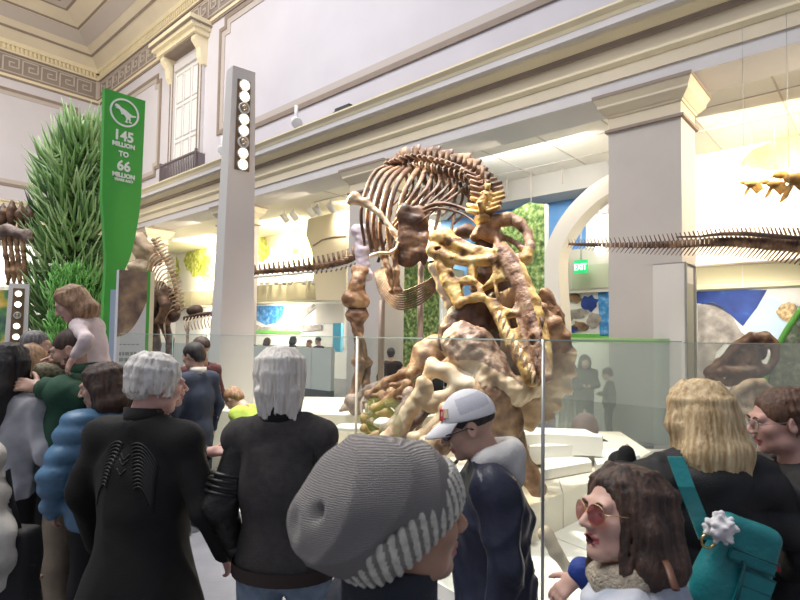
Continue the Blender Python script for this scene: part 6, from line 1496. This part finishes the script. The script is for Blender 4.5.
# child
Cz = Bm['lp'](0,-.06,1.49)
Ch = person('small child in blush top and camouflage trousers on the bearded man\'s shoulders', 63, 290, 3.12, 92, (24,-20,0), skin=SK_fair, hair='bob', hairm=H_lbrown, q=2, hs=.80, Hh=.98, build=.85, legs=False, z0=0, fwd=14,
    top=dict(mat=C_pinkw, hem=.90, fat=.022), pants=C_camo, shoes=SHOE2,
    J=dict(hipL=(-.14,.02,.97), hipR=(.14,.02,.97), knL=(-.27,.36,.96), anL=(-.25,.42,.58), toL=(-.25,.54,.52), knR=(.25,.36,.96), anR=(.25,.42,.58), toR=(.25,.54,.52)),
    arms={'L':dict(world=1, el=P(86,340,2.92), wr=P(75,355,2.92), dir=(-.35,-.1,-.8), nrm=(-.5,-.8,.3), curl=.5, thumb=1), 'R':dict(world=1, el=P(66,345,3.25), wr=P(56,354,3.2), dir=(-.5,-.1,-.7), nrm=(-.6,.5,.4), curl=.6, thumb=-1)})
# ---- C: men behind
person('grey haired man in a dark jacket behind the bearded man, near the lamp column', 36, 331, 4.2, -70, (0,0,0), skin=SK_mid, hair='crop', hairm=hairmat('hair_salt', (.06,.05,.05), (.3,.28,.27)), q=3, beard=True, top=dict(mat=C_black2, hem=.82), pants=C_pantb)
person('woman with long light brown hair behind the phone hands, between black hair and bearded man', 31, 347, 3.6, 10, (0,0,0), skin=SK_fair, hair='long', hairm=H_lbrown, q=3, eyes=False, top=dict(mat=C_black2, hem=.82), pants=C_pantb)
# ---- D: woman in blue puffer
D_ = person('dark haired woman in a blue quilted puffer jacket, head bowed, left of the black coat', 98, 366, 2.85, 52, (50,-14,0), skin=SK_mid, hair='bob', hairm=H_dark, q=2,
    top=dict(mat=C_blue, hem=.80, fat=.042, puff=.09, collar=(C_blue,.05,.072)), pants=C_pantb, arms={'L':dict(el=(-.285,.0,1.15), wr=(-.24,.12,.95))})
person('small child with tousled light brown hair between the blue puffer and the info panel', 118, 382, 3.1, 60, (0,0,0), skin=SK_fair, hair='bob', hairm=H_lbrown, q=3, eyes=False, hs=.95, top=dict(mat=C_jeand, hem=.80), pants=C_pantb)
# ---- behind the left glass
person('dark haired man in navy looking left, seen through the glass by the lamp column', 192, 343, 4.9, 60, (10,-14,0), skin=SK_mid, hair='short', hairm=H_black, q=3, top=dict(mat=cloth('navy_coat',(.03,.04,.07)), hem=.78, collar=(C_white,.02,.062)), pants=C_jeand)
person('man in maroon behind the navy jacket, beside the lamp column', 201, 337, 5.4, 60, (0,0,0), skin=SK_tan, hair='crop', hairm=H_dark, q=3, top=dict(mat=C_brownj, hem=.78), pants=C_jeand)
person('bent child in a lime green shirt seen through the glass behind the platform edge', 228, 384, 5.5, 70, (0,-20,0), fwd=28, skin=SK_fair, hair='short', hairm=H_lbrown, q=3, eyes=False, hs=.95, top=dict(mat=C_lime, hem=.84, fat=.06), pants=C_jeand)
# ---- people beyond the low barrier
for i, (px, py, Y, yw, hm, hst, tm, lab) in enumerate((
    (251,337,17.5,40,H_black,'crop',C_black2,'small dark haired person far behind the low barrier, nearest the lamp column'),
    (268,338,17.0,-50,H_dark,'bob',C_grey,'small person with dark bob far behind the low barrier, below the blue globe'),
    (294,336,16.6,-60,H_black,'shoulder',C_black2,'person with black hair and dark clothes behind the low barrier, left of a pair'),
    (318,337,16.2,60,H_black,'crop',C_jeand,'person in a dark cap behind the low barrier, right of a pair'),
    (309,340,17.4,90,H_brown,'crop',C_brownj,'person in maroon behind the low barrier, between two darker visitors'),
    (436,350,11.0,20,H_black,'short',C_black2,'dark visitor glimpsed behind the fallen skeleton'),
    (391,349,10.4,0,H_black,'short',C_black2,'dark visitor glimpsed between the support posts'))):
    person(lab, px, py, Y, yw, (0,-5,0), skin=SK_mid, hair=hst, hairm=hm, q=3, eyes=False, top=dict(mat=tm, hem=.80), pants=C_pantb)
for px, py, Y, yw, lab, hst in ((585,356,9.3,170,'woman with dark hair in black holding something, behind the hazy glass','long'),(568,350,9.6,-60,'person in dark clothes behind the hazy glass, half hidden by the bony frill','short'),(606,370,9.45,60,'dark clothed child behind the hazy glass, against the big pillar edge','short')):
    person(lab, px, py, Y, yw, (0,-14,0), skin=SK_fair, hair=hst, hairm=H_dark, q=3, eyes=False, top=dict(mat=C_black2, hem=.70, fat=.02), pants=C_pantb,
        arms={'L':dict(el=(-.25,.02,1.16), wr=(-.08,.24,1.15)), 'R':dict(el=(.25,.02,1.16), wr=(.08,.24,1.15))})
# ================================================================== LIGHT
w = bpy.data.worlds.new('World'); SC.world = w; w.use_nodes = True
bg = w.node_tree.nodes['Background']; bg.inputs['Color'].default_value = (.80,.84,1,1); bg.inputs['Strength'].default_value = .35
def area(name, loc, size, power, col, target=None, sizey=None, spread=None):
    l = bpy.data.lights.new(name, 'AREA'); l.energy = power; l.color = col; l.size = size
    if sizey: l.shape = 'RECTANGLE'; l.size_y = sizey
    if spread: l.spread = spread
    o = bpy.data.objects.new(name, l); COL.objects.link(o); o.location = loc
    d = (Vector(target)-Vector(loc)) if target is not None else Vector((0,0,-1))
    o.rotation_euler = d.to_track_quat('-Z', 'Y').to_euler(); return o
def spot(name, loc, target, power, col, ang=40, blend=.5, rad=.05):
    l = bpy.data.lights.new(name, 'SPOT'); l.energy = power; l.color = col; l.spot_size = math.radians(ang); l.spot_blend = blend; l.shadow_soft_size = rad
    o = bpy.data.objects.new(name, l); COL.objects.link(o); o.location = loc
    o.rotation_euler = (Vector(target)-Vector(loc)).to_track_quat('-Z', 'Y').to_euler(); return o
area('skylight', B(10, -1, 16.3), 10, 3600, (1,.98,.97), None, 18)
# display spots of the exhibit
spot('display_spot', P(238,150,7)+Vector((.2,-.1,.1)), P(485,310,4.7), 2100, (1,.82,.48), 30, .6, .06)
spot('display_spot', P(238,130,7)+Vector((.2,-.1,.1)), P(420,200,6.0), 600, (1,.88,.68), 30, .6, .06)
spot('display_spot', (-1.0,4.2,13), P(440,300,5.6), 9500, (1,.97,.92), 30, .5, .12)
spot('display_spot', (3.0,3.6,13), P(560,440,6.0), 3200, (1,.97,.92), 24, .6, .12)
spot('display_spot', B(9.4, 9.4, 7.9), P(490,240,5.0), 900, (1,.92,.78), 40, .6, .06)
WARM = (1, .86, .62)
# lamps of the side aisle, washing the murals
for a, pw in ((1.5, 430), (13, 380), (18.5, 760), (25, 860)):
    area('aisle_lamp', B(a, 12.6, 6.25), 3, pw, WARM, B(a+.3, 15, 5.3), .8, math.radians(95))
for a, pw in ((-.4, 130), (6.4, 40), (13.2, 70), (20, 110)): area('bay_lamp', B(a, 10.6, 5.9), .6, pw, WARM, B(a+3.2, 10.2, 3.6), .6, math.radians(120))
area('cove_lamp', B(19, 2, 9.5), 4, 520, (1,.9,.72), B(29, 9, 16.2), 4)  # added fill aimed up at the cove corner, no fixture there
area('aisle_lamp', B(6.5, 11.6, 6.2), 3, 160, (1,.95,.85), B(6.5, 15, 3), 1)
for a, pw in ((2.5,35), (8,80), (14,90), (20,110), (26,110)):
    area('gallery_lamp', B(a, 13.6, 2.75), 2, pw, (1,.93,.8), B(a, 15, 1.6), .6)
SC.view_settings.view_transform = 'Standard'; SC.view_settings.look = 'None'; SC.view_settings.gamma = 1; SC.view_settings.use_curve_mapping = False
SC.view_settings.exposure = 0.15
